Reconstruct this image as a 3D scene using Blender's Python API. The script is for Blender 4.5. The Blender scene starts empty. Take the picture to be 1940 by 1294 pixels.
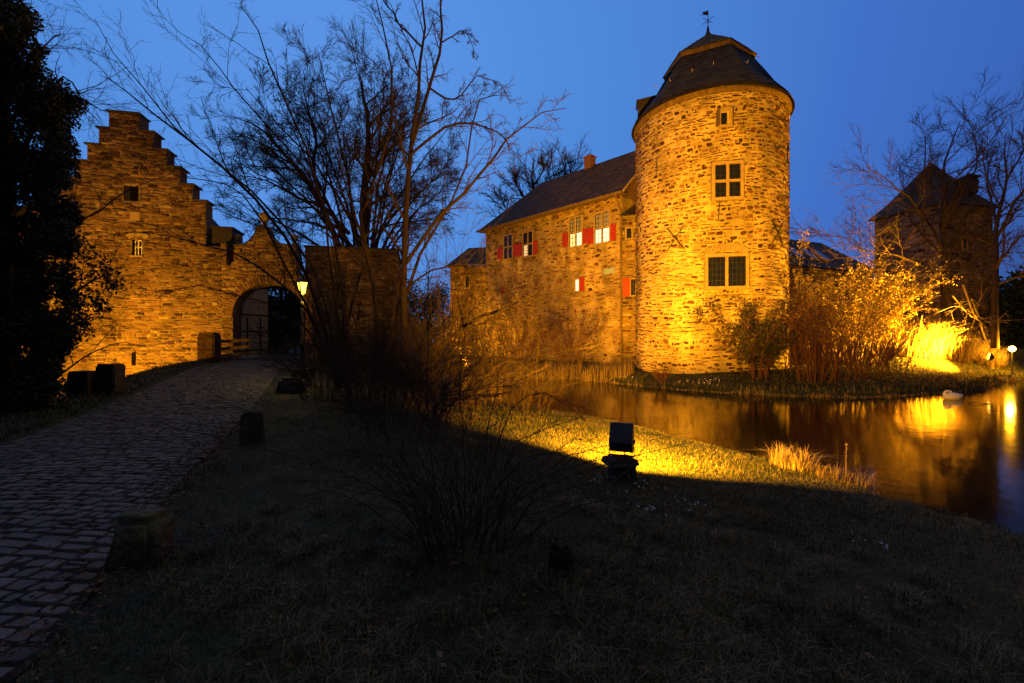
import bpy, bmesh, math, random
import numpy as np
from mathutils import Vector, Matrix
R = math.radians
SC = bpy.context.scene
COL = SC.collection

# ------------------------------------------------------------------ camera
F = 862.0; CX = 970.0; CY = 647.0; EYE = 1.6; WL = -0.6
cd = bpy.data.cameras.new('camera'); cam = bpy.data.objects.new('camera', cd); COL.objects.link(cam)
cam.location = (0, 0, EYE); cam.rotation_euler = (R(90), 0, 0)
cd.sensor_width = 36; cd.lens = F/1940*36; cd.clip_start = 0.05; cd.clip_end = 6000
SC.camera = cam
# ------------------------------------------------------------------ dusk sky
w = bpy.data.worlds.new('World'); SC.world = w; w.use_nodes = True
nt = w.node_tree; nt.nodes.clear()
def N(t, **k):
    n = nt.nodes.new(t)
    for a, b in k.items(): setattr(n, a, b)
    return n
out = N('ShaderNodeOutputWorld'); bg = N('ShaderNodeBackground'); tc = N('ShaderNodeTexCoord')
nrm = N('ShaderNodeVectorMath', operation='NORMALIZE')
dot = N('ShaderNodeVectorMath', operation='DOT_PRODUCT'); dot.inputs[1].default_value = Vector((-.349, .848, .40)).normalized()
mr = N('ShaderNodeMapRange'); mr.inputs['From Min'].default_value = 0; mr.inputs['From Max'].default_value = 1.0
ramp = N('ShaderNodeValToRGB'); cr = ramp.color_ramp
cr.elements[0].position = 0.0; cr.elements[0].color = (.030, .034, .05, 1)
cr.elements[1].position = 1.0; cr.elements[1].color = (.112, .315, .83, 1)
e = cr.elements.new(.25); e.color = (.028, .06, .17, 1)
e = cr.elements.new(.44); e.color = (.046, .145, .54, 1)
e = cr.elements.new(.58); e.color = (.055, .172, .60, 1)
e = cr.elements.new(.92); e.color = (.088, .278, .76, 1)
sky = N('ShaderNodeTexSky', sky_type='NISHITA'); sky.sun_disc = False; sky.sun_elevation = R(-3); sky.sun_rotation = R(170); sky.ozone_density = 4
noi = N('ShaderNodeTexNoise'); noi.inputs['Scale'].default_value = 2.2; noi.inputs['Detail'].default_value = 3
mad = N('ShaderNodeMath', operation='MULTIPLY_ADD'); mad.inputs[1].default_value = .03; 
sub = N('ShaderNodeMath', operation='SUBTRACT'); sub.inputs[1].default_value = .5
skm = N('ShaderNodeVectorMath', operation='SCALE'); skm.inputs['Scale'].default_value = .02
add = N('ShaderNodeVectorMath', operation='ADD')
L = nt.links.new
L(tc.outputs['Generated'], nrm.inputs[0]); L(nrm.outputs[0], dot.inputs[0]); L(dot.outputs['Value'], mr.inputs['Value'])
L(tc.outputs['Generated'], noi.inputs['Vector']); L(noi.outputs['Fac'], sub.inputs[0]); L(sub.outputs[0], mad.inputs[0]); L(mr.outputs[0], mad.inputs[2])
L(mad.outputs[0], ramp.inputs['Fac']); L(sky.outputs[0], skm.inputs[0])
sx = N('ShaderNodeSeparateXYZ'); zr_ = N('ShaderNodeMapRange', interpolation_type='SMOOTHSTEP'); zr_.inputs['From Min'].default_value = .62; zr_.inputs['From Max'].default_value = .82
zm_ = N('ShaderNodeMix', data_type='RGBA'); zm_.inputs['B'].default_value = (.20, .185, .20, 1)      # neutral grey zenith out of view, added to take blue off the ground light
L(nrm.outputs[0], sx.inputs[0]); L(sx.outputs['Z'], zr_.inputs['Value']); L(zr_.outputs[0], zm_.inputs['Factor']); L(ramp.outputs['Color'], zm_.inputs['A'])
L(zm_.outputs['Result'], add.inputs[0]); L(skm.outputs[0], add.inputs[1]); L(add.outputs[0], bg.inputs['Color'])
bg.inputs['Strength'].default_value = .94
L(bg.outputs[0], out.inputs['Surface'])
SC.view_settings.view_transform = 'Standard'; SC.view_settings.look = 'None'
SC.view_settings.exposure = 0; SC.view_settings.gamma = 1
SC.render.engine = 'CYCLES'
SODIUM = (1, .392, .009)

# ------------------------------------------------------------------ helpers
def W(px, py, d):                     # a point at depth d seen at photo pixel px,py
    return np.array([(px-CX)/F*d, d, EYE+(CY-py)/F*d])
def sstep(t):
    t = np.clip(t, 0, 1); return t*t*(3-2*t)
def tag(o, label=None, cat=None, group=None, kind=None):
    if label: o['label'] = label
    if cat: o['category'] = cat
    if group: o['group'] = group
    if kind: o['kind'] = kind
    return o
def empty(name, loc=(0, 0, 0), label=None, cat=None, group=None):
    o = bpy.data.objects.new(name, None); COL.objects.link(o); o.location = loc; o.empty_display_size = .3
    return tag(o, label, cat, group)
def resample(P, n):
    P = np.asarray(P, float); m_ = len(P)
    if m_ == 2: return P[0]+(P[1]-P[0])*np.linspace(0, 1, n)[:, None]
    ext = np.vstack([2*P[0]-P[1], P, 2*P[-1]-P[-2]]); t_ = np.linspace(0, m_-1-1e-6, n); k = t_.astype(int); f = (t_-k)[:, None]
    a, b_, c_, d_ = ext[k], ext[k+1], ext[k+2], ext[k+3]
    return .5*(2*b_+(c_-a)*f+(2*a-5*b_+4*c_-d_)*f**2+(3*b_-a-3*c_+d_)*f**3)
class Geo:
    def __init__(s): s.v = []; s.f = []; s.t = []; s.n = 0
    def add(s, v, faces, tint=None):
        v = np.asarray(v, float).reshape(-1, 3)
        for f in faces:
            f = np.asarray(f, int)
            if f.ndim == 1: f = f[None]
            s.f.append(f+s.n)
        s.v.append(v); s.n += len(v)
        if tint is None: tint = .5
        s.t.append(np.broadcast_to(np.asarray(tint, float), (len(v),)))
        return s
    def box(s, c, size, rz=0, tint=None, tilt=None):
        h = np.array(size)/2
        v = np.array([[x, y, z] for x in (-1, 1) for y in (-1, 1) for z in (-1, 1)])*h
        if tilt is not None: v = v@np.array(Matrix.Rotation(tilt[0], 3, tilt[1]).transposed())
        c_, s_ = math.cos(rz), math.sin(rz)
        v = v@np.array([[c_, s_, 0], [-s_, c_, 0], [0, 0, 1]])+np.array(c)
        return s.add(v, [[[0, 1, 3, 2], [4, 6, 7, 5], [0, 4, 5, 1], [2, 3, 7, 6], [0, 2, 6, 4], [1, 5, 7, 3]]], tint)
    def tubes(s, P, r, k=5, cap=False):  # P (N,n,3), r (N,n)
        P = np.asarray(P, float); r = np.asarray(r, float)
        if P.ndim == 2: P = P[None]; r = r[None]
        Nn, n = P.shape[:2]
        T = np.gradient(P, axis=1); T /= np.linalg.norm(T, axis=2, keepdims=True)+1e-9
        m = T.mean(1); m /= np.linalg.norm(m, axis=1, keepdims=True)+1e-9
        ref = np.where(np.abs(m[:, 2:3]) < .8, np.array([[0, 0, 1.]]), np.array([[1., 0, 0]]))[:, None]
        A = np.cross(T, np.broadcast_to(ref, T.shape)); A /= np.linalg.norm(A, axis=2, keepdims=True)+1e-9
        B = np.cross(T, A)
        a = np.arange(k)*2*math.pi/k
        V = P[:, :, None]+r[:, :, None, None]*(A[:, :, None]*np.cos(a)[None, None, :, None]+B[:, :, None]*np.sin(a)[None, None, :, None])
        i = np.arange(Nn)[:, None, None]*n*k; j = np.arange(n-1)[None, :, None]*k; q = np.arange(k)[None, None, :]; q2 = (q+1) % k
        f = np.stack([i+j+q, i+j+q2, i+j+k+q2, i+j+k+q], -1).reshape(-1, 4)
        fs = [f]
        if cap:
            for b in range(Nn): fs.append(np.arange(k)+b*n*k); fs.append((np.arange(k)+b*n*k+(n-1)*k)[::-1])
        return s.add(V.reshape(-1, 3), fs)
    def lathe(s, c, prof, k=24, tint=None):
        a = np.arange(k)*2*math.pi/k; n = len(prof)
        V = np.array([[c[0]+r_*math.cos(t), c[1]+r_*math.sin(t), c[2]+z_] for r_, z_ in prof for t in a])
        j = np.arange(n-1)[:, None]*k; q = np.arange(k)[None]; q2 = (q+1) % k
        f = np.stack([j+q, j+q2, j+k+q2, j+k+q], -1).reshape(-1, 4)
        return s.add(V, [f, np.arange(k)[::-1], np.arange(k)+(n-1)*k], tint)
    def prism(s, front, back, tint=None):  # two matching outlines
        n = len(front); V = np.vstack([front, back]); q = np.arange(n); q2 = (q+1) % n
        return s.add(V, [np.arange(n), (np.arange(n)+n)[::-1], np.stack([q2, q, q+n, q2+n], -1)], tint)
    def build(s, name, mat, parent=None, smooth=False):
        V = np.vstack(s.v).astype(np.float32)
        me = bpy.data.meshes.new(name)
        me.vertices.add(len(V))
        loops = np.concatenate([f.ravel() for f in s.f]); tot = np.concatenate([np.full(len(f), f.shape[1]) for f in s.f])
        me.loops.add(len(loops)); me.polygons.add(len(tot))
        st = np.concatenate([[0], np.cumsum(tot)[:-1]])
        o = bpy.data.objects.new(name, me); COL.objects.link(o)
        if parent is not None:
            pl = np.array(parent.matrix_basis.translation)
            p = parent
            while p.parent: p = p.parent; pl = pl+np.array(p.matrix_basis.translation)
            V = V-pl; o.parent = parent
        me.vertices.foreach_set('co', V.astype(np.float32).ravel())
        me.loops.foreach_set('vertex_index', loops.astype(np.int32))
        me.polygons.foreach_set('loop_start', st.astype(np.int32))
        me.polygons.foreach_set('loop_total', tot.astype(np.int32))
        me.update(calc_edges=True)
        at = me.attributes.new('tint', 'FLOAT', 'POINT'); at.data.foreach_set('value', np.concatenate(s.t).astype(np.float32))
        me.materials.append(mat)
        me.polygons.foreach_set('use_smooth', np.full(len(tot), smooth))
        me.validate(); return o
# all meshes are written in world coordinates; build() moves them into the parent's frame (parents are unrotated)

# ------------------------------------------------------------------ materials
def mat(name, cols, rough=.9, scale=6., detail=5., bump=.0, bscale=None, tintw=.0, emis=None, estr=0, metal=0, spec=.3, stretch=None, dist=.01, stain=0):
    m = bpy.data.materials.new(name); m.use_nodes = True; t = m.node_tree; t.nodes.clear()
    o = t.nodes.new('ShaderNodeOutputMaterial'); p = t.nodes.new('ShaderNodeBsdfPrincipled')
    t.links.new(p.outputs[0], o.inputs['Surface'])
    p.inputs['Roughness'].default_value = rough; p.inputs['Metallic'].default_value = metal
    p.inputs['Specular IOR Level'].default_value = spec
    c = t.nodes.new('ShaderNodeTexCoord'); mp = t.nodes.new('ShaderNodeMapping')
    if stretch: mp.inputs['Scale'].default_value = stretch
    t.links.new(c.outputs['Object'], mp.inputs['Vector'])
    n = t.nodes.new('ShaderNodeTexNoise'); n.inputs['Scale'].default_value = scale; n.inputs['Detail'].default_value = detail; n.inputs['Roughness'].default_value = .65
    t.links.new(mp.outputs[0], n.inputs['Vector'])
    r = t.nodes.new('ShaderNodeValToRGB')
    k = len(cols); e = r.color_ramp.elements
    for i, cc in enumerate(cols):
        pos = .28+.44*i/(k-1) if k > 1 else .5
        if tintw: pos = i/(k-1)
        x = e[i] if i < 2 else e.new(pos)
        x.position = pos; x.color = (*cc, 1)
    if k == 1: e[1].color = (*cols[0], 1); e[1].position = 1
    if tintw:
        a = t.nodes.new('ShaderNodeAttribute'); a.attribute_name = 'tint'
        mu = t.nodes.new('ShaderNodeMath'); mu.operation = 'MULTIPLY'; mu.inputs[1].default_value = tintw
        t.links.new(a.outputs['Fac'], mu.inputs[0])
        s_ = t.nodes.new('ShaderNodeMath'); s_.operation = 'SUBTRACT'; s_.inputs[1].default_value = .5; t.links.new(n.outputs['Fac'], s_.inputs[0])
        ma = t.nodes.new('ShaderNodeMath'); ma.operation = 'MULTIPLY_ADD'; ma.inputs[1].default_value = 1.0
        t.links.new(s_.outputs[0], ma.inputs[0]); t.links.new(mu.outputs[0], ma.inputs[2])
        t.links.new(ma.outputs[0], r.inputs['Fac'])
    else: t.links.new(n.outputs['Fac'], r.inputs['Fac'])
    if stain:                         # damp and weathered patches of the wall itself
        n3 = t.nodes.new('ShaderNodeTexNoise'); n3.inputs['Scale'].default_value = .55; n3.inputs['Detail'].default_value = 7; n3.inputs['Roughness'].default_value = .6
        m3 = t.nodes.new('ShaderNodeMapping'); m3.inputs['Scale'].default_value = (1, 1, .55); t.links.new(c.outputs['Object'], m3.inputs['Vector']); t.links.new(m3.outputs[0], n3.inputs['Vector'])
        q3 = t.nodes.new('ShaderNodeMapRange'); q3.inputs['From Min'].default_value = .38; q3.inputs['From Max'].default_value = .62; q3.inputs['To Min'].default_value = 1-stain; q3.inputs['To Max'].default_value = 1.08; t.links.new(n3.outputs['Fac'], q3.inputs['Value'])
        x3 = t.nodes.new('ShaderNodeVectorMath'); x3.operation = 'SCALE'; t.links.new(r.outputs['Color'], x3.inputs[0]); t.links.new(q3.outputs[0], x3.inputs['Scale']); t.links.new(x3.outputs[0], p.inputs['Base Color'])
    else: t.links.new(r.outputs['Color'], p.inputs['Base Color'])
    if bump:
        n2 = t.nodes.new('ShaderNodeTexNoise'); n2.inputs['Scale'].default_value = bscale or scale*3; n2.inputs['Detail'].default_value = 6
        t.links.new(mp.outputs[0], n2.inputs['Vector'])
        b = t.nodes.new('ShaderNodeBump'); b.inputs['Strength'].default_value = bump; b.inputs['Distance'].default_value = dist*3
        t.links.new(n2.outputs['Fac'], b.inputs['Height']); t.links.new(b.outputs[0], p.inputs['Normal'])
    if emis:
        p.inputs['Emission Color'].default_value = (*emis, 1); p.inputs['Emission Strength'].default_value = estr
    return m
M = {}
M['stone'] = mat('rubble_stone', [(.045, .018, .010), (.11, .05, .024), (.21, .115, .055), (.31, .20, .095), (.42, .32, .16)], scale=5, bump=.6, bscale=18, tintw=1, stain=.42)
M['stone2'] = mat('weathered_stone', [(.035, .018, .012), (.09, .05, .032), (.16, .092, .058), (.22, .14, .085), (.36, .27, .17)], scale=4, bump=.6, bscale=16, tintw=1, stain=.42)
M['mortar'] = mat('lime_mortar', [(.26, .19, .09), (.44, .35, .17), (.56, .47, .24)], scale=1.5, bump=.5, bscale=30, stain=.42)
M['mortar2'] = mat('dark_mortar', [(.12, .09, .065), (.27, .21, .155)], scale=2, bump=.5, bscale=30, stain=.42)
M['mortar3'] = mat('patchy_render', [(.07, .045, .02), (.24, .17, .09), (.34, .26, .14), (.50, .41, .24)], scale=1.6, detail=9, bump=.5, bscale=30, stain=.42)
M['dressed'] = mat('dressed_stone', [(.24, .17, .09), (.36, .27, .15)], scale=4, bump=.3, bscale=25)
M['slate'] = mat('slate_roof', [(.010, .009, .009), (.024, .021, .020), (.045, .037, .033)], rough=.55, scale=3, bump=.5, bscale=12, tintw=1)
M['tile'] = mat('brown_roof_tile', [(.018, .011, .008), (.042, .027, .018), (.075, .050, .034)], rough=.7, scale=3, bump=.5, bscale=12, tintw=1)
M['bark'] = mat('bark', [(.018, .013, .009), (.06, .042, .028)], scale=9, bump=.8, bscale=20, stretch=(1, 1, .25))
M['twig'] = mat('twig', [(.028, .019, .013), (.075, .05, .032)], scale=3)
M['palebark'] = mat('pale_bark', [(.10, .075, .05), (.2, .15, .10)], scale=6, bump=.4)
M['redtwig'] = mat('red_twig', [(.06, .025, .015), (.16, .07, .04)], scale=3)
M['ivy'] = mat('ivy_leaf', [(.006, .010, .005), (.014, .022, .009), (.03, .042, .016)], rough=.6, scale=2, tintw=1)
M['evergreen'] = mat('evergreen_leaf', [(.008, .010, .006), (.022, .024, .012), (.05, .05, .025)], rough=.5, scale=2, tintw=1)
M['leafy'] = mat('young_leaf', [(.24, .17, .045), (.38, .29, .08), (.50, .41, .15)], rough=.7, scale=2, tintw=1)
M['straw'] = mat('dry_straw', [(.10, .07, .035), (.26, .19, .10), (.46, .36, .20)], scale=2, tintw=1)
M['grass'] = mat('grass_blade', [(.008, .014, .005), (.024, .036, .010), (.060, .064, .022), (.15, .13, .07), (.26, .21, .12)], rough=.7, scale=1.3, tintw=1)
M['soil'] = mat('lawn', [(.010, .008, .005), (.020, .024, .010), (.035, .040, .014), (.075, .060, .034)], scale=1.5, detail=9, bump=.7, bscale=14, dist=.02)
M['sett'] = mat('granite_sett', [(.06, .057, .055), (.085, .08, .078), (.115, .108, .106), (.15, .14, .137)], rough=.75, scale=7, bump=.5, bscale=40, tintw=1)
M['joint'] = mat('joint_soil', [(.006, .006, .004), (.018, .018, .010)], scale=9, bump=.4)
M['red'] = mat('red_shutter_paint', [(.20, .018, .010), (.32, .028, .016)], rough=.6, scale=6)
M['white'] = mat('white_paint', [(.45, .43, .42), (.68, .66, .64)], rough=.6, scale=5)
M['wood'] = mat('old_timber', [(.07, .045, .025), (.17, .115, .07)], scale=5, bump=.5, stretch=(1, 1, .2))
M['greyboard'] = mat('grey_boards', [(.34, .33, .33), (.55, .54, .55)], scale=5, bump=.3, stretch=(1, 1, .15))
M['iron'] = mat('black_iron', [(.008, .008, .009), (.02, .02, .02)], rough=.5, scale=8)
M['housing'] = mat('grey_metal_housing', [(.022, .025, .032), (.04, .043, .052)], rough=.5, scale=7, spec=.4)
M['glass'] = mat('dark_glass', [(.006, .008, .012), (.012, .014, .02)], rough=.12, scale=3, spec=.8)
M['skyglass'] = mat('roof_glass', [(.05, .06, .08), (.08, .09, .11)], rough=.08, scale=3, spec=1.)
M['skypane'] = mat('painted_sky_glass', [(.16, .17, .19), (.26, .27, .29)], rough=.25, scale=3, spec=.8)  # sky reflection of the upper panes put into the base colour
M['void'] = mat('dark_opening', [(.004, .003, .003), (.008, .006, .005)], rough=1, spec=0)
M['lit'] = mat('lit_window', [(.6, .5, .3), (.7, .6, .4)], scale=3, emis=(1, .80, .36), estr=.8)
M['litwhite'] = mat('lit_window_white', [(.6, .6, .5), (.7, .7, .6)], scale=3, emis=(1, .93, .70), estr=1.0)
M['bulb'] = mat('lamp_bulb', [(.8, .7, .4), (.8, .7, .4)], emis=(1, .66, .14), estr=9)
M['lantern'] = mat('lantern_glass', [(.8, .7, .3), (.8, .7, .3)], emis=(1, .66, .06), estr=8)
M['floodglass'] = mat('flood_glass', [(.8, .7, .3), (.8, .7, .3)], emis=(1, .5, .05), estr=8)
M['swan'] = mat('white_feathers', [(.7, .68, .66), (.85, .83, .8)], scale=8, rough=.8)
M['beak'] = mat('orange_beak', [(.5, .15, .02), (.6, .2, .03)], scale=8)
M['petal'] = mat('white_petals', [(.6, .6, .62), (.75, .75, .78)], scale=8)
M['brick'] = mat('chimney_brick', [(.10, .045, .03), (.2, .09, .06)], scale=8, bump=.5)
M['sign'] = mat('blue_sign', [(.16, .24, .42), (.3, .38, .55)], scale=9, rough=.4)
M['moss'] = mat('mossy_stone', [(.03, .028, .022), (.06, .055, .042), (.09, .10, .04), (.17, .17, .08)], scale=7, bump=.9, bscale=16, dist=.02)
M['rock'] = mat('dark_rock', [(.03, .026, .022), (.09, .075, .06)], scale=5, bump=.9, bscale=12, dist=.02)
M['deadleaf'] = mat('dead_leaf', [(.05, .022, .010), (.13, .06, .03), (.24, .15, .08)], scale=3, tintw=1)
M['stump'] = mat('rotten_stump', [(.006, .005, .004), (.02, .016, .012)], scale=9, bump=1, stretch=(1, 1, .2), dist=.02)
wm = bpy.data.materials.new('pond_water'); wm.use_nodes = True; t = wm.node_tree; p = t.nodes['Principled BSDF']
p.inputs['Base Color'].default_value = (.006, .005, .004, 1); p.inputs['Roughness'].default_value = .08; p.inputs['IOR'].default_value = 1.20
c = t.nodes.new('ShaderNodeTexCoord'); n = t.nodes.new('ShaderNodeTexNoise'); n.inputs['Scale'].default_value = 1.6; n.inputs['Detail'].default_value = 4
b = t.nodes.new('ShaderNodeBump'); b.inputs['Strength'].default_value = .10; b.inputs['Distance'].default_value = .05
t.links.new(c.outputs['Object'], n.inputs['Vector']); t.links.new(n.outputs['Fac'], b.inputs['Height']); t.links.new(b.outputs[0], p.inputs['Normal'])
M['water'] = wm

# ------------------------------------------------------------------ terrain
POND = np.array([(.53, 15.1), (2.0, 13.3), (2.7, 12.3), (3.4, 10.8), (4.25, 9.0), (4.8, 7.9), (5.15, 6.5), (5.45, 5.75), (5.75, 5.05), (6.3, 3.5), (7.4, 0), (9, -6),
                 (32, -6), (36, 6), (37, 18), (34, 24), (29, 26), (25.6, 24), (21.5, 20.8), (17.3, 19.1), (15, 18.1), (13.1, 17.9), (11.2, 18.3), (9.55, 19.2), (8.2, 20.2), (6.7, 21.8),
                 (5.4, 24.2), (4.0, 26.3), (2.0, 28.6), (-.7, 31), (-3, 33), (-5.6, 33.4), (-6, 29), (-5.6, 24), (-4.5, 21), (-2.7, 19), (-1.4, 16.9)])
def sdist(x, y, P=POND):              # >0 outside the pond
    x = np.asarray(x, float); y = np.asarray(y, float); d = np.full(x.shape, 1e9); ins = np.zeros(x.shape, bool)
    for i in range(len(P)):
        a = P[i]; b_ = P[(i+1) % len(P)]; e_ = b_-a
        t_ = np.clip(((x-a[0])*e_[0]+(y-a[1])*e_[1])/(e_@e_), 0, 1)
        d = np.minimum(d, np.hypot(x-a[0]-t_*e_[0], y-a[1]-t_*e_[1]))
        c_ = ((a[1] > y) != (b_[1] > y))
        xi = a[0]+(y-a[1])/(e_[1] if abs(e_[1]) > 1e-9 else 1e-9)*e_[0]
        ins ^= c_ & (x < xi)
    return np.where(ins, -d, d)
PR = np.array([(-6, -1.0), (0, -1.95), (2.4, -2.45), (3.6, -3.05), (5.5, -3.95), (9, -5.35), (13, -7.0), (18, -9.1), (23.4, -11.0), (30, -11.6)])
PL = np.array([(-6, -6.6), (0, -6.8), (4, -7.3), (7, -7.9), (12, -10.1), (18, -12.8), (23.4, -14.5), (30, -16)])
def pr(y): return np.interp(y, PR[:, 0], PR[:, 1])
def pl_(y): return np.interp(y, PL[:, 0], PL[:, 1])
def ph(y): return .66*sstep((np.asarray(y, float)-6)/17.)
def vn(x, y):                         # cheap rolling noise
    return (np.sin(x*1.3+y*.7)+np.sin(x*.6-y*1.7+1)+np.sin(x*2.9+y*2.3+2)*.4+np.sin(-x*4.1+y*3.7)*.25)/2.6
def ground(x, y):
    x = np.asarray(x, float); y = np.asarray(y, float); d = sdist(x, y)
    lawn = WL+.07+.105*np.clip(d, 0, 60); lawn = np.where(lawn > 0, .08*np.tanh(lawn/.08), lawn)+vn(x, y)*.025*sstep(d/1.5)
    dr = x-pr(y); dl = pl_(y)-x
    h = np.where(dr > 0, ph(y)*(1-sstep((dr-.1)/3.))+lawn*sstep((dr-.1)/3.), 0)
    ditch = np.where(y > 4, -.55*sstep((y-4)/4.), 0.)
    h = np.where((dr <= 0) & (dl <= 0), ph(y)-.07, h)
    h = np.where(dl > 0, (ph(y)+.03)*(1-sstep((dl-1.2)/2.))+ditch*sstep((dl-1.2)/2.), h)
    court = (y > 24.6) & (x < -6)
    h = np.where(court & (y > 24.6), .62, h)
    ymid = np.interp(x, [-9, -6, -4, .5, 3, 5, 6.5, 9], [40, 31, 27, 23, 19, 14, 9, 7])
    isl = (y > ymid) & (x > -9)
    hi = WL+.17+.60*sstep(d/4.)+1.25*np.exp(-(((x-29)/8.)**2+((y-31)/6.)**2))*sstep(d/4.)+vn(x, y)*.03
    h = np.where(isl, hi, h)
    far = sstep((np.hypot(x, y)-60)/60.); h = h*(1-far)+.6*far
    far2 = np.hypot(x, y)
    return np.where(d < 0, WL-np.minimum(.12-.3*d, 1.), h)
gx = np.concatenate([[-3000, -1200, -500, -200, -100, -60, -45], np.arange(-34, 42, .25), [46, 55, 70, 100, 200, 500, 1200, 3000]])
gy = np.concatenate([[-600, -200, -60, -25, -12], np.arange(-6, 46, .25), [50, 58, 70, 90, 130, 200, 400, 1000, 3000]])
XX, YY = np.meshgrid(gx, gy); H = ground(XX, YY)
nx_, ny_ = len(gx), len(gy); i = np.arange(nx_-1)[None]+np.arange(ny_-1)[:, None]*nx_
g = Geo(); g.add(np.stack([XX, YY, H], -1).reshape(-1, 3), [np.stack([i, i+1, i+1+nx_, i+nx_], -1).reshape(-1, 4)])
tag(g.build('ground', M['soil'], smooth=True), kind='structure')
g = Geo(); q = POND*1.0
c0 = np.array([10, 14.]); 
g.add([(-12, -14, WL), (45, -14, WL), (45, 40, WL), (-7.5, 40, WL), (-7.5, 24, WL), (-5.6, 12, WL), (-2, 8, WL), (3, 4, WL)][0:0] or [(x_, y_, WL) for x_, y_ in (POND+0)], [list(range(len(POND)))])
ow = g.build('water', M['water']); tag(ow, kind='structure')

# ------------------------------------------------------------------ rubble masonry generator
def intervals(poly, v, holes):
    xs = []
    n = len(poly)
    for i in range(n):
        a = poly[i]; b_ = poly[(i+1) % n]
        if (a[1] > v) != (b_[1] > v): xs.append(a[0]+(v-a[1])/(b_[1]-a[1])*(b_[0]-a[0]))
    xs.sort(); iv = [(xs[i], xs[i+1]) for i in range(0, len(xs)-1, 2)]
    for (u0, u1, v0, v1) in holes:
        if v0 < v < v1:
            nv = []
            for a, b_ in iv:
                if u1 <= a or u0 >= b_: nv.append((a, b_)); continue
                if u0 > a: nv.append((a, u0))
                if u1 < b_: nv.append((u1, b_))
            iv = nv
    return iv
def masonry(g, S, poly, holes=(), ch=(.09, .22), ln=(.16, .55), gap=.02, prot=(.012, .045), seed=1, dark=.16, wave=.03, drop=0., mean=.60, cut=1.):
    rg = random.Random(seed); v = min(p_[1] for p_ in poly); vt = max(p_[1] for p_ in poly)
    C = []
    while v < vt:
        h = rg.uniform(*ch)
        for a, b_ in intervals(poly, v+h/2, holes):
            u = a
            while u < b_-.04:
                l = rg.uniform(*ln)*(1.25 if h < sum(ch)/2 else .8)
                if b_-u-l < ln[0]*.6: l = b_-u
                if h > sum(ch)*.55 and rg.random() < .2:          # two thin stones on top of each other
                    hh = h*rg.uniform(.4, .6)
                    C.append((u, u+l, v, v+hh)); C.append((u, u+l, v+hh, v+h))
                else: C.append((u, u+l, v, v+h))
                u += l
        v += h
    C = np.array(C); nr = np.random.RandomState(seed); C = C[nr.random(len(C)) >= drop]; n = len(C)
    gp = gap*nr.uniform(.35, 2.0, (n, 1))
    u0, u1, v0, v1 = [C[:, k:k+1] for k in range(4)]
    u0 = u0+gp/2; u1 = u1-gp/2; v0 = v0+gp/2; v1 = v1-gp/2
    dj = nr.normal(0, gap*.6, (n, 1)); v0 = v0+dj+nr.uniform(0, gap*.7, (n, 1)); v1 = v1+dj-nr.uniform(0, gap*.7, (n, 1)); v1 = np.maximum(v1, v0+.03)
    w_ = u1-u0; h_ = v1-v0; cu = np.minimum(w_*.35, .10)*cut; cv = h_*.42*cut
    cc = nr.uniform(.1, 1, (n, 8))
    U = np.concatenate([u0+cu*cc[:, :1], u1-cu*cc[:, 1:2], u1+0*cu, u1+0*cu, u1-cu*cc[:, 4:5], u0+cu*cc[:, 5:6], u0+0*cu, u0+0*cu], 1)
    V = np.concatenate([v0+0*cv, v0+0*cv, v0+cv*cc[:, 2:3], v1-cv*cc[:, 3:4], v1+0*cv, v1+0*cv, v1-cv*cc[:, 6:7], v0+cv*cc[:, 7:8]], 1)
    U = U+nr.normal(0, .010*cut, U.shape); V = V+nr.normal(0, .006*cut, V.shape)
    V = V+(U-U.mean(1, keepdims=True))*nr.normal(0, .07*(cut == 1), (n, 1))
    V = V+wave*np.sin(U*.9+1.3*np.sin(V*.8)+seed)
    mu = U.mean(1, keepdims=True); mv = V.mean(1, keepdims=True)
    p_ = nr.uniform(*prot, (n, 1))
    Ui = mu+(U-mu)*(.86 if cut == 1 else .93); Vi = mv+(V-mv)*(.80 if cut == 1 else .91)
    tl = nr.normal(0, .12, (n, 1))
    Pi = p_+(U-mu)*tl*.25+nr.normal(0, .003, U.shape)
    P = np.concatenate([S(U, V, np.full(U.shape, -.01)), S(Ui, Vi, Pi)], 1)    # (n,16,3)
    b0 = np.arange(n)[:, None]*16; q = np.arange(8)[None]; q2 = (q+1) % 8
    side = np.stack([b0+q, b0+q2, b0+8+q2, b0+8+q], -1).reshape(-1, 4); top = b0+8+q
    tn = np.clip(nr.normal(mean, .19, n), .1, 1); dk = nr.random(n) < dark; tn[dk] = nr.uniform(0, .28, dk.sum())
    g.add(P.reshape(-1, 3), [side, top], np.repeat(tn, 16))
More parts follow.
